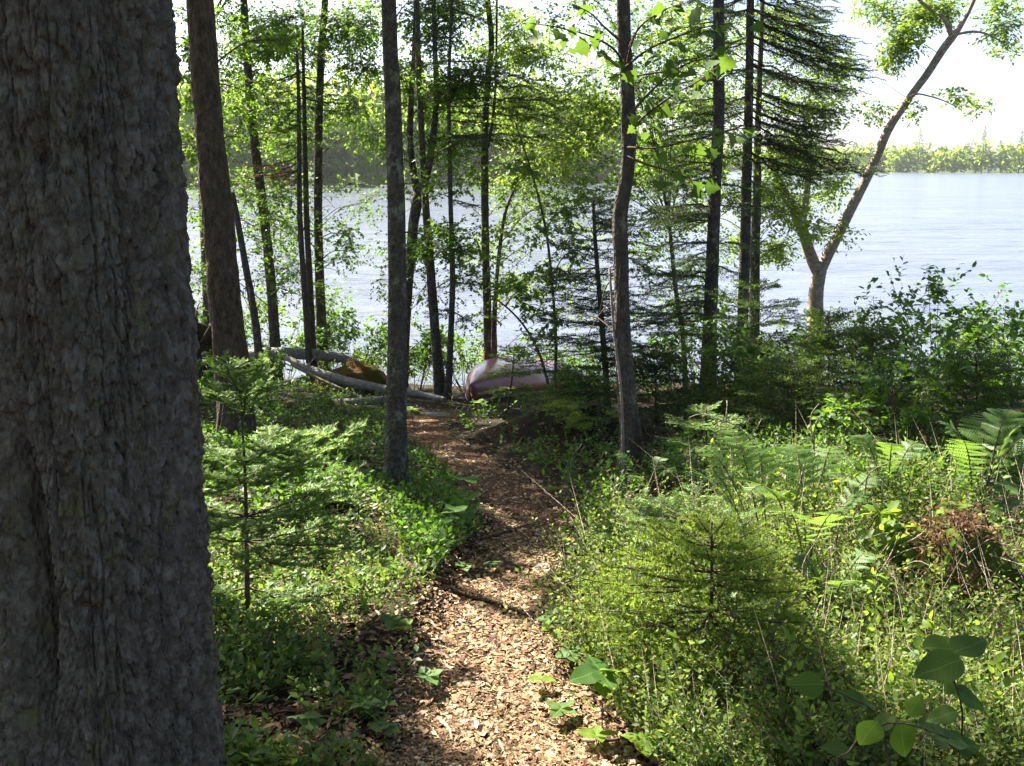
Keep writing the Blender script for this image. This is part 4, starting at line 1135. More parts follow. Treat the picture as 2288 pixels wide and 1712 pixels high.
# ------------------------------------------------------------------ ferns
def frond(parent, P0, P1, arch, wid, npin=16, t0=.25, mat='fern'):
    P0 = np.asarray(P0, float); P1 = np.asarray(P1, float)
    t = np.linspace(0, 1, 40)[:, None]
    C = P0 + (P1 - P0) * t + np.array([0, 0, 1.0]) * arch * 4 * t * (1 - t) ** .9
    mb = MB(); mb.tube(C, np.linspace(.0035, .0008, 40), 5, 1, cap=False)
    tt = np.linspace(t0, .985, npin)
    i = np.clip((tt * 39).astype(int), 0, 38)
    T = nrm(np.gradient(C, axis=0))[i]
    N0 = nrm(np.cross(T, np.cross([0, 0, 1.0], T) + 1e-6) + rng.normal(0, .05, T.shape))
    sd_ = nrm(np.cross(N0, T))
    prof = wid * np.sin(np.clip((tt - t0) / (1 - t0), 0, 1) * np.pi * .8 + .55) ** 1.1
    prof = np.maximum(prof, .012) * (1 - .6 * ((tt - t0) / (1 - t0)) ** 3)
    for s in (1, -1):
        X = nrm(sd_ * s + T * .35 - N0 * .12 + rng.normal(0, .07, T.shape))
        mb.inst(PINNA, C[i], X, N0 * 1.0 + rng.normal(0, .12, T.shape), np.column_stack([prof, prof * .95, prof]), 0)
    return mb.build('frond', [mat, 'twig'], parent)
def fern(label, base_px, tips, mat='fern', h=0.12, wid=.11, base_z=0):
    b_ = G(*base_px)
    t = thing('fern', label, 'fern', b_)
    for (px, py, dy) in tips:
        p = at(px, py, b_[1] + dy)
        frond(t, b_ + rng.normal(0, .015, 3) * [1, 1, 0], p, h * rng.uniform(.7, 1.3), wid * .8 * rng.uniform(.85, 1.15), mat=mat)
fern('sunlit fern with fronds spreading left beside the dead twigs', (1700, 1290), [(1495, 1110, -.1), (1530, 1020, .25), (1610, 960, .35), (1560, 1060, .1), (1480, 1165, -.3), (1680, 985, .4)], h=.16)
fern('large sunlit fern with arching fronds in front of the right-hand shrubs', (1800, 1290), [(2000, 1085, .15), (1900, 1190, -.35), (1760, 1010, .4), (1870, 1030, .4), (1650, 1150, -.2), (1960, 1140, -.1), (1730, 1180, -.45)], h=.18, wid=.12)
fern('small fern tuft leaning at the foot of the crooked trunk', (1440, 1110), [(1370, 1020, .1), (1490, 1040, .1), (1520, 1075, -.1), (1400, 1090, -.25)], h=.09, wid=.07)
fern('shaded bracken with broad fronds by the right edge', (2190, 1130), [(2090, 945, .1), (2260, 925, .2), (2300, 960, -.1), (2140, 990, -.3), (2190, 920, .5), (2330, 1000, 0)], h=.12, wid=.14)
fern('bracken frond clump in shade behind the big sunlit ferns', (1980, 1120), [(1900, 985, .2), (2060, 1000, .1), (1990, 1010, -.2), (1870, 1040, 0)], h=.1, wid=.11)
fern('fern drooping over the sunlit twigs, lowest of the ferns', (1850, 1400), [(1960, 1250, .1), (1760, 1270, .1), (1900, 1330, -.3), (1990, 1330, 0)], h=.12, wid=.09)
fern('small shaded fern on the dark hummock', (1310, 985), [(1250, 935, .1), (1370, 940, .1), (1300, 960, -.2)], h=.06, wid=.08)

# ------------------------------------------------------------------ broad-leaved shrubs, each a thing
def shrub(label, base_px, w, h, n, mat='shrub', leaf=.055, stems=9, T=LEAF6, Y=None, name='shrub', dz=0):
    b_ = G(*base_px) if Y is None else frame_base([base_px], Y, 0)
    t = thing(name, label, 'shrub', b_)
    wood, fol = MB(), MB()
    for k in range(stems):
        a = rng.random() * 2 * np.pi; r = w * rng.random() ** .6
        hh = h * rng.uniform(.55, 1.05) * (1 - .25 * r / w)
        C = b_ + [r * math.cos(a), r * math.sin(a) * .8, hh * .78]
        spray(wood, fol, b_ + [.05 * math.cos(a), .05 * math.sin(a), -.02], C, [w * .42, w * .38, hh * .30], n // stems, leaf, T, 0, rb=.006, k=8, spread=.35)
    wood.build('stems', 'twig', t); fol.build('foliage', [mat], t)
for (lb, bp, w, h, n, mt, lf, Y) in (
    ('round-leaved shrub at the far left behind the fallen logs', (440, 860), .7, 1.5, 500, 'shrub', .06, 13.6),
    ('broad green shrub between the brown tree and the grey poles at the shore', (640, 830), .8, 1.5, 700, 'maple', .075, 14.3),
    ('tall leafy shrub left of the mottled trunk against bright water', (790, 830), .75, 1.45, 900, 'shrub', .075, 13.4),
    ('low bright shrub beside the upper fallen log', (770, 800), .5, .6, 500, 'bright', .06, 12.8),
    ('dense green shrub right of the mottled trunk near the shore', (930, 860), .6, 1.1, 800, 'shrub', .065, 12.6),
    ('bright bushy shrub behind the tip of the canoe', (1040, 850), .65, 1.0, 800, 'maple', .065, 13.0),
    ('low shrub behind the canoe against the water', (1170, 830), .6, .9, 600, 'maple', .055, 14.0),
    ('shoreline shrub behind the shaggy young spruce', (1300, 860), .6, .8, 450, 'shrub', .06, 13.4),
    ('leafy shrub at the shore between the two conifer trunks', (1560, 860), .7, 1.6, 700, 'shrub', .065, 12.8),
    ('yellow-green shrub in front of the pale birch foot', (1790, 880), .7, 1.3, 800, 'birch', .055, 12.0),
    ('tall dark-leaved shrub whose sprigs stand against the water', (2080, 930), .75, 1.65, 560, 'shrub', .075, 10.2),
    ('tall dark-leaved shrub at the right edge against the water', (2240, 920), .8, 1.7, 640, 'shrub', .075, 9.6),
    ('bright yellow-green shrub low behind the right-hand spruces', (2140, 900), .8, .95, 900, 'birch', .055, 10.8),
    ('broad shaded shrub in the middle of the right-hand thicket', (1960, 1010), .75, 1.0, 900, 'maple', .06, 8.2),
    ('shaded shrub below the bracken at the right edge', (2210, 1080), .7, .95, 900, 'shrub', .06, 6.6),
    ('shoreline shrub left of the leaning dark stem', (530, 820), .7, 1.4, 600, 'shrub', .065, 13.6),
    ('leafy shrub at the shore right of the grey poles', (730, 830), .6, 1.2, 600, 'maple', .065, 13.9),
    ('low dark shrub filling the shore behind the mottled trunk', (880, 850), .7, .8, 700, 'shrub', .06, 13.0),
    ('round shrub at the shore left of the twin stemmed tree', (1000, 840), .6, .9, 700, 'maple', .06, 13.8),
    ('sparse shrub at the shore right of the canoe', (1240, 850), .5, .7, 300, 'shrub', .055, 13.6),
    ('tangled shrub in front of the two conifer trunks', (1620, 930), .6, 1.0, 700, 'shrub', .06, 9.2),
    ('fresh green shrub right of the birch foot at the shore', (1900, 880), .7, 1.2, 800, 'maple', .06, 11.6),
    ('shaded shrub behind the lower fallen log', (600, 880), .5, .5, 400, 'shrub', .055, 10.6),
    ('dark shrub beside the grey conifer foot', (1690, 985), .6, .8, 700, 'shrub', .055, 8.0),
    ('leafy shrub left of the bracken in shade', (2040, 1130), .55, .7, 700, 'maple', .055, 6.0),
    ('shaded bush at the left edge behind the brown tree', (425, 930), .35, .6, 300, 'shrub', .055, 8.6),
    ):
    shrub(lb, bp, w, h, int(n * 1.8), mt, lf * .9, Y=Y)
shrub('bright sunlit leafy bush beside the rotten stump', (2020, 1330), .22, .42, 240, 'bright', .075, stems=6)
shrub('sunlit bush behind the big ferns, right of the dead twigs', (1900, 1230), .25, .4, 260, 'bright', .05, stems=6)

# ------------------------------------------------------------------ undergrowth, moss and litter: masses nobody could count
def sample_poly(poly, n):
    poly = np.array(poly, float)
    lo, hi = poly.min(0), poly.max(0)
    out = []
    c = 0
    while c < n:
        p = lo + (hi - lo) * rng.random((n * 2, 2))
        p = p[inpoly(p, poly)]
        out.append(p); c += len(p)
    return np.concatenate(out)[:n]

def cover(name, label, poly, n, hr, k, leaf, mat, T=LEAF2, lean=.5, path_keep=0.0, tilt=.5, patch=0.0, wood=True, t0=.35, droop=0.0, far=False, stem='twig'):
    p = sample_poly(poly, n)
    B = G(p[:, 0], p[:, 1])
    d = path_d(B[:, 0], B[:, 1])
    q = (d > 0.03 + 0.08 * rng.random(len(d))) | (rng.random(len(d)) < path_keep)
    q &= (((B[:, 0] - .45) / .75) ** 2 + ((B[:, 1] - 7.25) / .55) ** 2 > 1) | (rng.random(len(d)) < .12)
    if far:
        q &= (B[:, 1] > 12.6) | ((B[:, 0] > 1.2) & (B[:, 1] > 8))
    if patch:
        q &= fbm(B[:, 0] * 2.2, B[:, 1] * 2.2, 77) + rng.normal(0, .06, len(d)) > -patch
    B = B[q]
    h = rng.uniform(hr[0], hr[1], len(B))
    tip = B + np.column_stack([rng.normal(0, lean, len(B)) * h, rng.normal(0, lean, len(B)) * h, h])
    mb = MB()
    if wood:
        sticks(mb, B - [0, 0, .01], tip, np.clip(h * .006, .0008, .003), 1)
    leaves_on(mb, B, tip, k, leaf, T, 0, droop, tilt, t0, False)
    o = mb.build(name, [mat, stem])
    return tag(o, label, kind='stuff')
LEFT = [(380, 1180), (640, 1090), (860, 1130), (1000, 1330), (900, 1480), (900, 1760), (380, 1760)]
RIGHT = [(1180, 1480), (1300, 1200), (1500, 1080), (2000, 1040), (2330, 1150), (2330, 1800), (1300, 1800)]
MIDL = [(400, 870), (560, 850), (870, 890), (905, 960), (1000, 1060), (1080, 1180), (960, 1290), (850, 1120), (420, 1180)]
MIDR = [(1000, 930), (1100, 905), (1560, 905), (2330, 960), (2330, 1180), (1500, 1090), (1300, 1210), (1270, 1150), (1100, 1050)]
BACK = [(400, 800), (900, 830), (1600, 860), (2330, 860), (2330, 1000), (1500, 950), (1000, 915), (400, 950)]
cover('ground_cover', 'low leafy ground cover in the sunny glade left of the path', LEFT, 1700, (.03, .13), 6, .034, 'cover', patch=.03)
cover('ground_cover', 'fine sprigs and moss among dead leaves left of the path', LEFT, 3800, (.02, .08), 6, .016, 'heath', patch=.06)
cover('undergrowth', 'thick low heathy undergrowth in the sun right of the path', RIGHT, 5200, (.06, .27), 12, .021, 'heath', patch=.08, tilt=.8)
cover('dry_stems', 'thin pale dry stems bristling among the sunny undergrowth', RIGHT, 700, (.12, .42), 1, .004, 'heath', patch=.2, lean=.45, stem='twig_dead')
cover('ground_cover', 'small green leaves carpeting the floor under the right-hand undergrowth', RIGHT, 4200, (.03, .14), 6, .022, 'cover', patch=.12)
cover('undergrowth', 'taller narrow-leaved sprigs standing out of the sunny undergrowth', RIGHT, 160, (.2, .38), 12, .034, 'bright', T=LEAF6, patch=.1, lean=.3)
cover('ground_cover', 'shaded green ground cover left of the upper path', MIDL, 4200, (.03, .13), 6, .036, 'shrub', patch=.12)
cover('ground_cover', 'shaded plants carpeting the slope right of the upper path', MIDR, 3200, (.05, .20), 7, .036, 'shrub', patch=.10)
cover('undergrowth', 'dark leafy undergrowth along the shore behind the logs and canoe', BACK, 2600, (.15, .5), 8, .05, 'shrub', patch=.3, far=True)

def litter(name, label, poly, n, sz, mat, onpath, T=CHIP):
    p = sample_poly(poly, n)
    P = G(p[:, 0], p[:, 1])
    d = path_d(P[:, 0], P[:, 1])
    q = (d < 0.06 * rng.normal(0, 1, len(d)) + .02) if onpath else (d > -.08 * rng.random(len(d)))
    P = P[q]; n = len(P)
    a = rng.random(n) * 2 * np.pi
    X = np.column_stack([np.cos(a), np.sin(a), rng.normal(0, .22, n)])
    Z = nrm(np.column_stack([rng.normal(0, .35, n), rng.normal(0, .35, n), np.ones(n)]))
    L = np.minimum(sz * rng.lognormal(0, .6, n), sz * 2.8)
    P[:, 2] += .012 + .006 * rng.random(n) if onpath else .006
    mb = MB()
    mb.inst(T, P, X, Z, np.column_stack([L, L * rng.uniform(.25, .7, n), L]), 0)
    return tag(mb.build(name, [mat]), label, kind='stuff')
PP = [(800, 1800), (1480, 1800), (1280, 1480), (1280, 1340), (1320, 1100), (1130, 1000), (1080, 905), (880, 905), (880, 1000), (1000, 1110), (960, 1300), (860, 1420)]
litter('wood_chips', 'wood chips and dry leaf scraps strewn along the path', PP, 46000, .0105, 'chips', True)
litter('fallen_needles', 'thin brown fallen needles scattered over the path', PP, 9000, .028, 'litter', True, NEEDLE_W)
litter('leaf_litter', 'broad dry leaves lying on the path', PP, 2500, .019, 'litter', True, CHIP5)
litter('leaf_litter', 'brown dead leaves on the forest floor', [(380, 880), (2330, 900), (2330, 1800), (380, 1800)], 20000, .023, 'litter', False, CHIP5)

# ------------------------------------------------------------------ seedlings with large single leaves along the path
def seedling(label, base_px, h, n, leaf, mat='cover', lean=(0, 0), tiers=1, kind='oval'):
    b_ = G(*base_px)
    t = thing('seedling', label, 'plant', b_)
    top = b_ + [lean[0], lean[1], h]
    C = catmull([b_ - [0, 0, .02], (b_ + top) / 2 + [.004, 0, 0], top], .02)
    mb = MB(); mb.tube(C, np.linspace(.0025, .0014, len(C)), 5); st_ = mb.build('stem', 'twig', t)
    for j in range(tiers):
        P = C[-1 - int(j * len(C) * .24)]
        a0 = rng.random() * 6.28
        for k in range(n):
            a = a0 + k * 2 * np.pi / n + rng.normal(0, .2)
            X = np.array([math.cos(a), math.sin(a), rng.uniform(-.15, .35)])
            s = leaf * rng.uniform(.8, 1.15) * (1 - .1 * j)
            put_leaf(st_, LM[kind, mat], P, X, nrm(np.array([0, 0, 1.0]) + rng.normal(0, .2, 3)), (s, s * 1.25, s))
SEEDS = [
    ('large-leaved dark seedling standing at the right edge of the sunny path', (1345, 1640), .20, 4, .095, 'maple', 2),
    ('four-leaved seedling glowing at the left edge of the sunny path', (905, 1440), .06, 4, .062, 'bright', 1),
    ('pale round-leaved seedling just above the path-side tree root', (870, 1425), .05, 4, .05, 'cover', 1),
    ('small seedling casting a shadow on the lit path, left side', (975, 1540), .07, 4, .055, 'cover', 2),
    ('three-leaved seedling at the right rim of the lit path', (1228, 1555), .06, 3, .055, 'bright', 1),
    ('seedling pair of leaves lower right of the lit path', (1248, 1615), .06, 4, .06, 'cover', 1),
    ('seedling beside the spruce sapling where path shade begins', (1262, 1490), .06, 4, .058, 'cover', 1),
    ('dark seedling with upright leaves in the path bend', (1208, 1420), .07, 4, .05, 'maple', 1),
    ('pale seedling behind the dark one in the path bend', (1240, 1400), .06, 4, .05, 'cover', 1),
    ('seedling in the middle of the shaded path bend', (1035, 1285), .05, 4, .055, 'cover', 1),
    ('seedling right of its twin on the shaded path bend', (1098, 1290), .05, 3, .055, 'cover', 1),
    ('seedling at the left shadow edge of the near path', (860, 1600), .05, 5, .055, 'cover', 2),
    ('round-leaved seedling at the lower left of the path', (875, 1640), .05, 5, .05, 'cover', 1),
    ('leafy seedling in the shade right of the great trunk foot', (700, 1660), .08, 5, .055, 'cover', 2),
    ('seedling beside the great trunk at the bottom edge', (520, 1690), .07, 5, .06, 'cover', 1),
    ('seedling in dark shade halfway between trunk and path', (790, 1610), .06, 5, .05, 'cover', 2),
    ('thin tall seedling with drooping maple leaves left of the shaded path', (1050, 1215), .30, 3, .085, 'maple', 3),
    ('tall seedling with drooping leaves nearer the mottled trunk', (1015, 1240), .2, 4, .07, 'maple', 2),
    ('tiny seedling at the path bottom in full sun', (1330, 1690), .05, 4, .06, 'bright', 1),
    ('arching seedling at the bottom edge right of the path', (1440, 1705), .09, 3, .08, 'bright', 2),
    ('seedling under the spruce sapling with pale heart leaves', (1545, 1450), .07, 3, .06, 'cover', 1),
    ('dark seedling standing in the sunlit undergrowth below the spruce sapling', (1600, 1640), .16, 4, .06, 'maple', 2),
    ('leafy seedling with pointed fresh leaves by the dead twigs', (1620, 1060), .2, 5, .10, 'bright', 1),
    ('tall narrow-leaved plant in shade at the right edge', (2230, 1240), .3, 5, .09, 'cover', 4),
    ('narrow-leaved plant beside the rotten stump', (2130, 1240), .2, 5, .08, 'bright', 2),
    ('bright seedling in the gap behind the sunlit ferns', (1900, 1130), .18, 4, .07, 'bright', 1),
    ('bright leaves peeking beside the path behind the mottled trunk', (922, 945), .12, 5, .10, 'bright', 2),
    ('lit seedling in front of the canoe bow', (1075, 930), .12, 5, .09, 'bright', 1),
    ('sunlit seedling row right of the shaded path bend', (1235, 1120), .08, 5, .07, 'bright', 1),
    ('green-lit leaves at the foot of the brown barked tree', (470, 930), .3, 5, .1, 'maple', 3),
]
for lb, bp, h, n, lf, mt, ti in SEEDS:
    seedling(lb, bp, h, n, lf, mt, (rng.normal(0, .02), rng.normal(0, .02)), ti)

# branch of broad leaves close to the lens at the lower right
def near_branch(label, pts, Y, leaves):
    P = catmull([at(a, b2, Y) for a, b2 in pts], .03)
    gz = float(ground(P[0][0] + .1, Y))
    b_ = np.array([P[0][0] + .1, Y, gz])
    t = thing('leafy_branch', label, 'plant', b_)
    mb = MB(); st = catmull(np.vstack([b_ - [0, 0, .02], (b_ + P[0]) / 2, P]), .03)
    mb.tube(st, np.linspace(.004, .0015, len(st)), 6); st_ = mb.build('stem', 'twig', t)
    for (px, py, ang, s) in leaves:
        q = at(px, py, Y + rng.normal(0, .03))
        X = np.array([math.cos(ang), rng.normal(0, .3), math.sin(ang)])
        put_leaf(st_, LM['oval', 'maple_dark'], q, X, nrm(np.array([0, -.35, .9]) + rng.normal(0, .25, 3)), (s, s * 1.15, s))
near_branch('branch of broad dark leaves close by at the lower right corner', [(2140, 1720), (2150, 1590), (2120, 1500), (2070, 1450)], 1.75,
            [(2150, 1475, 3.3, .10), (2060, 1450, .1, .09), (2130, 1460, .2, .085), (2120, 1500, -1.3, .075), (2130, 1540, -.5, .07), (2140, 1590, 3.4, .06)])
near_branch('row of drooping dark leaves along the bottom edge at right', [(1870, 1720), (1930, 1640), (2010, 1615), (2120, 1650)], 1.7,
            [(2000, 1600, 3.6, .06), (2010, 1610, -1.3, .085), (1960, 1610, -1.9, .07), (2050, 1615, -.6, .085), (2080, 1640, -.35, .095), (2110, 1655, -.2, .075), (1900, 1680, 2.9, .06), (2030, 1600, 1.1, .05)])
near_branch('slim twig with pale leaves in the sunny undergrowth', [(1990, 1720), (1960, 1600), (1900, 1560), (1830, 1530)], 2.2, [(1840, 1530, 3.0, .09), (1900, 1560, -.3, .07), (1930, 1570, 2.7, .06)])

# ------------------------------------------------------------------ logs, mound, stump, stone, sticks
def log(label, pts, Ys, name='fallen_log', mat='bark_log', knots=6):
    P = np.array([at(a, b2, y) for (a, b2, w), y in zip(pts, Ys)])
    R = np.array([w for _, _, w in pts]) * depth(P) / F_PX / 2
    Q = catmull(np.column_stack([P, R]), .06)
    c = Q[len(Q) // 2, :3]
    t = thing(name, label, 'log', (c[0], c[1], min(c[2] - .05, float(ground(c[0], c[1])))))
    mb = MB(); mb.tube(Q[:, :3], Q[:, 3], 18, 0, .14, len(label), ls=9); st_ = mb.build('stem', mat, t, smooth=True)
    for k in range(knots):
        i = rng.integers(2, len(Q) - 2); d = rdir(1, .5)[0]; L = rng.uniform(.06, .3)
        s = MB(); s.tube([Q[i, :3], Q[i, :3] + d * L * .6, Q[i, :3] + d * L], [.008, .005, .002], 5); s.build('branch_stub', mat, st_)
log('upper grey fallen log resting behind the mossy mound', [(520, 800, 26), (600, 790, 27), (690, 792, 26), (760, 800, 20), (800, 812, 12)], [11.9, 11.9, 12.0, 12.1, 12.2])
log('long grey fallen log slanting down to the right across the logs', [(640, 800, 12), (700, 828, 18), (790, 856, 21), (870, 872, 20), (930, 880, 16), (995, 895, 14)], [11.4, 11.2, 10.9, 10.7, 10.5, 10.3])
log('lower fallen log lying flat left of the mottled trunk', [(470, 925, 14), (560, 925, 16), (660, 912, 18), (740, 903, 19), (820, 897, 21), (890, 893, 21)], [9.4, 9.5, 9.6, 9.7, 9.8, 9.9])
log('thin dead pole lying under the slanting fallen log', [(650, 815, 6), (720, 850, 6), (790, 880, 5), (840, 905, 4)], [10.9, 10.7, 10.4, 10.0], 'fallen_pole', 'twig_dead', 3)

def mound(name, label, cat, c, r, mat, seed, bumps=.25, n=40):
    th = np.linspace(0, 2 * np.pi, n, endpoint=False); ph = np.linspace(0.0, np.pi * .62, n // 2)
    TH, PH = np.meshgrid(th, ph)
    k = 1 + bumps * 2 * fbm(np.cos(TH) * np.sin(PH) * 2 + seed, np.sin(TH) * np.sin(PH) * 2 + np.cos(PH) * 1.7, seed)
    V = np.stack([c[0] + r[0] * k * np.sin(PH) * np.cos(TH), c[1] + r[1] * k * np.sin(PH) * np.sin(TH), c[2] + r[2] * k * np.cos(PH)], -1).reshape(-1, 3)
    i = np.arange(n // 2 - 1)[:, None] * n; j = np.arange(n)[None]; j2 = (j + 1) % n
    F = np.stack([i + j, i + n + j, i + n + j2, i + j2], -1).reshape(-1, 4)
    t = thing(name, label, cat, c)
    mb = MB(); mb.add(V, F); mb.build('body', mat, t, smooth=True)
    return t, V
p = at(790, 850, 11.5); mz = float(ground(p[0], 11.5))
t, V = mound('mossy_log', 'mound of rotten log covered in green moss and rusty needles', 'log', (p[0] + .03, 11.3, mz - .05), (.5, .3, .40), 'duff', 6, .22, 90)
fol = MB(); k = rng.integers(0, len(V), 900); P = V[k] + rng.normal(0, .015, (900, 3))
fol.inst(NEEDLE, P, rdir(900, .3), rdir(900), np.column_stack([np.full(900, .04), np.full(900, .005), np.ones(900)]), 0)
fol.build('needle_litter', ['dead'], t)
p = at(425, 800, 12.1); rz = float(ground(p[0], 12.1))
t, V = mound('root_plate', 'dark upturned root plate at the left behind the brown barked tree', 'stump', (p[0], 12.1, rz + .2), (.42, .2, .55), 'soil', 8, .35, 44)
for k in range(16):
    d = nrm(np.array([rng.normal(.2, 1), rng.normal(-.5, .4), rng.normal(.3, .8)])); r0 = np.array([p[0], 12.05, rz + .3]) + d * [.3, .15, .3]; L = rng.uniform(.25, .7)
    c = catmull([r0, r0 + d * L * .6 + rng.normal(0, .04, 3), r0 + d * L + [0, 0, -.1]], .05)
    mb = MB(); mb.tube(c, np.linspace(.014, .004, len(c)), 6, 0, .1, k); mb.build('root', 'twig', t, smooth=True)
# rotten stump hung with dead brown fern, right edge
p = G(2190, 1420)
t, V = mound('rotten_stump', 'mossy rotten stump draped with rusty dead fern at the right edge', 'stump', (p[0], p[1] + .2, p[2] - .02), (.24, .2, .33), 'moss', 3, .25)
fol = MB(); n = 2600
k = rng.integers(0, len(V), n); P = V[k] + rng.normal(0, .035, (n, 3)) + [-.05, -.03, .03]
P = P[fbm(P[:, 0] * 5, P[:, 2] * 5, 3) > -.06]
n = len(P)
fol.inst(LEAF2, P, nrm(rdir(n) + [0, -.3, -.7]), rdir(n), np.column_stack([np.full(n, .028), np.full(n, .018), np.full(n, .02)]), 0)
fol.build('dead_fern', ['dead_fern'], t)
wd = MB()
for k in range(26):
    r0 = np.array([p[0], p[1] + .15, p[2] + .22]) + rng.normal(0, .1, 3) * [1, .6, .5]
    d = nrm(np.array([rng.normal(0, .6), -.3, rng.uniform(-.5, .9)])); L = rng.uniform(.12, .35)
    c = catmull([r0, r0 + d * L * .6, r0 + d * L + [0, 0, -.06]], .04); wd.tube(c, np.linspace(.0025, .001, len(c)), 4, 0, cap=False)
wd.build('dead_stalks', 'twig_dead', t)
p = G(970, 930)
mound('flat_stone', 'flat grey stone set in the path before the canoe', 'stone', (p[0], p[1], p[2] - .02), (.2, .14, .05), 'rock', 9, .15, 24)
p = G(1215, 1270)
mound('path_stone', 'dark stone at the right side of the path bend', 'stone', (p[0], p[1], p[2] - .01), (.05, .035, .03), 'rock', 4, .2, 20)
p = G(1200, 1180)
mound('path_stone', 'small grey stone on the shaded path under the hummock', 'stone', (p[0], p[1], p[2] - .01), (.045, .04, .02), 'rock', 14, .2, 20)

def stick(label, pts, r, name='fallen_stick', mat='twig_dead', lift=.012, forks=()):
    P = G([a for a, _ in pts], [b2 for _, b2 in pts]); P[:, 2] += lift + r
    Q = catmull(P, .03)
    mb = MB(); mb.tube(Q, np.linspace(r, r * .6, len(Q)), 7, 0, .15, len(label))
    o = mb.build(name, [mat], origin=P[0])
    tag(o, label, 'stick')
stick('bent grey stick lying on the path at the bottom left', [(980, 1620), (1003, 1640), (1012, 1675)], .007)
stick('short dead stick pointing at the viewer at the path bottom', [(1115, 1670), (1125, 1690), (1132, 1712)], .006)
stick('thin stick across the lit path', [(1005, 1538), (1040, 1530), (1078, 1520)], .005)
stick('pale stick lying on the right of the lit path', [(1120, 1560), (1145, 1556), (1162, 1552)], .005)
stick('dark curved stick along the lower right of the path', [(1300, 1670), (1345, 1668), (1400, 1662)], .006, mat='twig')
stick('thin dark root across the shaded path', [(1075, 1213), (1120, 1200), (1180, 1180)], .008, 'surface_root', 'twig')
stick('sunlit root edging the path bank on the left', [(880, 1250), (930, 1290), (1005, 1318)], .018, 'surface_root', 'bark_brown')
stick('second root stepping across the path above the lit patch', [(1005, 1330), (1080, 1352), (1130, 1365), (1180, 1388)], .010, 'surface_root', 'bark_brown')
stick('slender stick lying at the left foot of the path', [(770, 1560), (830, 1600), (905, 1606)], .005)

def dead_branch(label, lines, Y, r=.006, root_px=None):
    b_ = np.array(at(*root_px, Y)); b_ = np.array([b_[0], Y, float(ground(b_[0], Y))])
    t = thing('dead_branch', label, 'branch', b_)
    for k, l in enumerate(lines):
        P = catmull([at(a, b2, Y + .05 * math.sin(k * 1.7) * (j / max(1, len(l) - 1))) for j, (a, b2) in enumerate(l)], .03)
        if k == 0:
            P = np.vstack([b_ - [0, 0, .02], P])
        mb = MB(); mb.tube(P, np.linspace(r if k == 0 else r * .7, r * .3, len(P)), 6, 0, .1, k); mb.build('twig', 'twig_dead', t, smooth=True)
dead_branch('bleached dead branch with upright twigs left of the ferns', [[(1700, 1010), (1650, 955), (1600, 935), (1568, 925), (1540, 933)], [(1622, 945), (1625, 900), (1624, 895)], [(1650, 958), (1655, 940), (1652, 934)], [(1675, 960), (1672, 930)], [(1690, 960), (1702, 935)], [(1622, 995), (1608, 960), (1606, 945)]], 4.4, .005, (1710, 1200))
dead_branch('pale dead branch curving up through the big fern', [[(1880, 1155), (1925, 1120), (1935, 1080), (1940, 1060), (1960, 1045), (1995, 1030)], [(1930, 1125), (1975, 1120), (2010, 1115)], [(1970, 1118), (1973, 1080), (1975, 1055)], [(1935, 1130), (1890, 1130), (1850, 1135)]], 3.9, .006, (1850, 1250))
dead_branch('forked pale twig rising above the fern on its right side', [[(1800, 1030), (1830, 1015), (1860, 1005), (1890, 993)], [(1818, 1020), (1825, 1005), (1830, 1000)], [(1760, 1050), (1800, 1030)]], 4.3, .005, (1755, 1150))
dead_branch('cluster of thin dead stems standing in the sunlit undergrowth', [[(1945, 1320), (1960, 1290), (1990, 1240), (2010, 1190)], [(1945, 1320), (1940, 1280), (1985, 1215)], [(2040, 1310), (2060, 1290), (2100, 1240)], [(1945, 1320), (1955, 1360), (1990, 1400)], [(2010, 1220), (2050, 1200), (2072, 1180)]], 3.4, .005, (1960, 1440))
dead_branch('tall dead shrub stems right of the spruce sapling', [[(1730, 1500), (1728, 1420), (1750, 1370), (1800, 1310), (1805, 1270)], [(1735, 1380), (1740, 1340), (1720, 1420)], [(1800, 1310), (1795, 1260), (1830, 1200)], [(1730, 1450), (1760, 1420)]], 3.0, .006, (1725, 1640))
dead_branch('dead twigs poking out under the spruce sapling', [[(1600, 1490), (1630, 1440), (1690, 1370)], [(1625, 1450), (1640, 1390), (1655, 1280)], [(1640, 1380), (1620, 1340), (1618, 1320)], [(1560, 1440), (1510, 1410), (1440, 1385)]], 2.95, .005, (1595, 1540))
dead_branch('spiky dead twigs on the shaded slope below the hummock', [[(1268, 1120), (1275, 1040), (1280, 1015), (1268, 990)], [(1280, 1015), (1295, 1000), (1300, 992)], [(1340, 1040), (1345, 1020), (1352, 1005)], [(1250, 1060), (1252, 1045), (1246, 1040)]], 5.6, .005, (1268, 1140))
dead_branch('single pale stem leaning in the thicket beneath the young spruce', [[(1818, 1000), (1822, 950), (1832, 930), (1838, 922)], [(1815, 990), (1812, 930), (1830, 902)]], 5.4, .007, (1816, 1050))

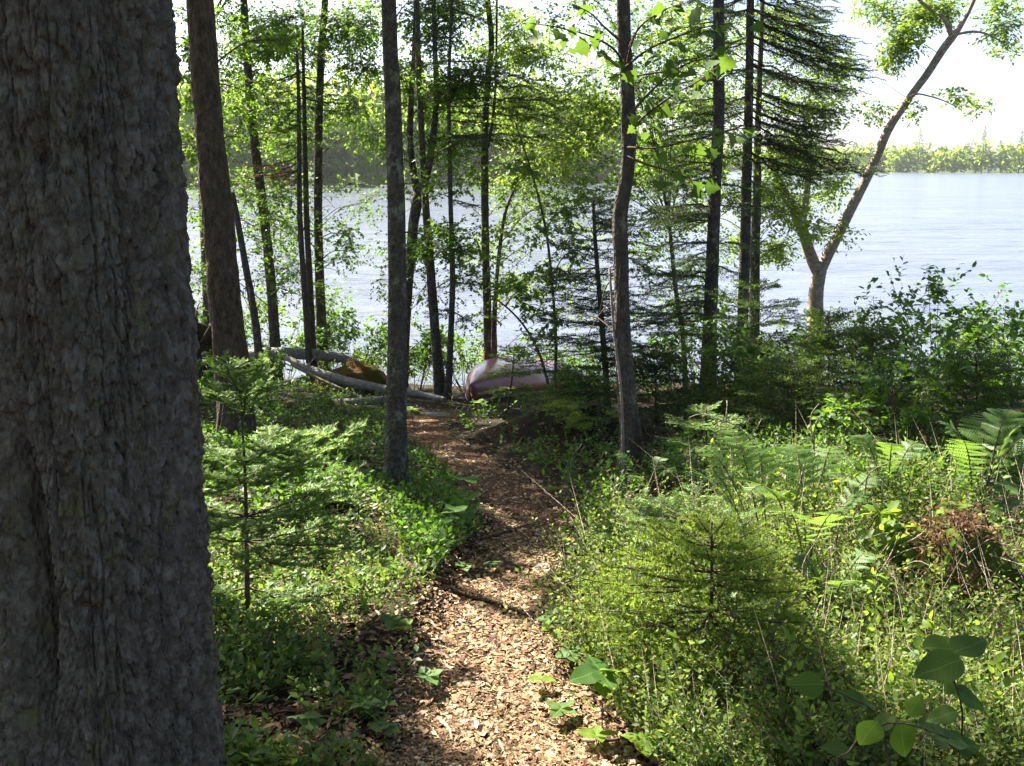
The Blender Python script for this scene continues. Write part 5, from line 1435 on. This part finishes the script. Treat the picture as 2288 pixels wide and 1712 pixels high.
# ------------------------------------------------------------------ the overturned canoe
def canoe():
    m, nt, out = new_mat('faded_red_hull')
    b = bsdf(nt, 0.32, 0.5)
    nt.links.new(ramp(nt, noise(nt, 3.0, 6, .7), [(0.3, (0.20, 0.035, 0.05)), (0.6, (0.34, 0.085, 0.105)), (0.8, (0.44, 0.19, 0.20))]), b.inputs['Base Color'])
    b.inputs['Coat Weight'].default_value = 0.6; b.inputs['Coat Roughness'].default_value = 0.2
    nt.links.new(b.outputs[0], out.inputs[0]); M['canoe'] = m
    m, nt, out = new_mat('pale_gunwale'); b = bsdf(nt, 0.35, 0.5); b.inputs['Base Color'].default_value = (0.55, 0.53, 0.50, 1); nt.links.new(b.outputs[0], out.inputs[0]); M['gunwale'] = m
    L, Bm, D = 3.8, 0.47, 0.40
    bow = np.array([*G(1052, 898)[:2]]); ax = nrm([0.30, 1.0]); nrmv = np.array([ax[1], -ax[0]])
    c = bow + ax * L / 2
    base_z = float(ground(bow[0], bow[1]))
    slope = (float(ground(*(bow + ax * L * .8))) - base_z) / (L * .8)
    t = thing('canoe', 'overturned faded red canoe lying at the end of the path', 'canoe', (*c, base_z + slope * L / 2))
    us = np.linspace(-1, 1, 61); vs = np.linspace(0, np.pi, 25)
    V = []
    for u in us:
        w = Bm * max(0, math.cos(math.pi / 2 * abs(u))) ** .85 + .004
        d = D * (1 - .72 * abs(u) ** 2.6)
        sheer = -0.10 * abs(u) ** 3 + .10                    # gunwale line, upturned: ends reach the ground
        row = []
        for v in vs:
            sx_ = math.copysign(abs(math.cos(v)) ** .75, math.cos(v)); sz_ = math.sin(v) ** .62
            row.append((w * sx_, u * L / 2 * (1 - .035 * (1 - sz_) * (abs(u) ** 6) * 0), sheer * (1 - sz_) + (d + .06) * sz_))
        V.append(row)
    V = np.array(V)
    def place(v):
        v = np.asarray(v, float)
        s = v[..., 1] + L / 2
        xy = bow + s[..., None] * ax + v[..., 0:1] * nrmv
        return np.concatenate([xy, (base_z + slope * s + v[..., 2])[..., None]], -1)
    PV = place(V).reshape(-1, 3)
    n = 25; i = np.arange(60)[:, None] * n + np.arange(n - 1)[None]
    mb = MB(); mb.add(PV, np.stack([i, i + 1, i + n + 1, i + n], -1).reshape(-1, 4))
    h = mb.build('hull', ['canoe'], t, smooth=True)
    so = h.modifiers.new('thickness', 'SOLIDIFY'); so.thickness = .012
    for s in (0, -1):
        g_ = MB(); g_.tube(place(V[:, s] + [0.006 * (1 if s == 0 else -1), 0, 0]), .009, 6); g_.build('gunwale', ['gunwale'], h, smooth=True)
    k = MB(); k.tube(place(V[2:-2, 12] + [0, 0, .002]), .010, 6); k.build('keel', ['canoe'], h, smooth=True)
canoe()

# ------------------------------------------------------------------ hazy summer air over the lake
def haze():
    m, nt, out = new_mat('summer_haze')
    pv = nt.nodes.new('ShaderNodeVolumePrincipled')
    pv.inputs['Color'].default_value = (0.88, 0.93, 1.0, 1); pv.inputs['Density'].default_value = 0.00016; pv.inputs['Anisotropy'].default_value = 0.3
    nt.links.new(pv.outputs[0], out.inputs['Volume']); M['haze'] = m
    mb = MB(); lo, hi = (-460, -60, -8), (720, 800, 32)
    V = [(x, y, z) for x in (lo[0], hi[0]) for y in (lo[1], hi[1]) for z in (lo[2], hi[2])]
    mb.add(V, [[0, 1, 3, 2], [4, 6, 7, 5], [0, 4, 5, 1], [2, 3, 7, 6], [0, 2, 6, 4], [1, 5, 7, 3]])
    tag(mb.build('haze', ['haze']), 'thin pale summer haze over the lake', kind='stuff')
haze()

for o in bpy.data.objects:
    if '_o' in o.keys():
        del o['_o']
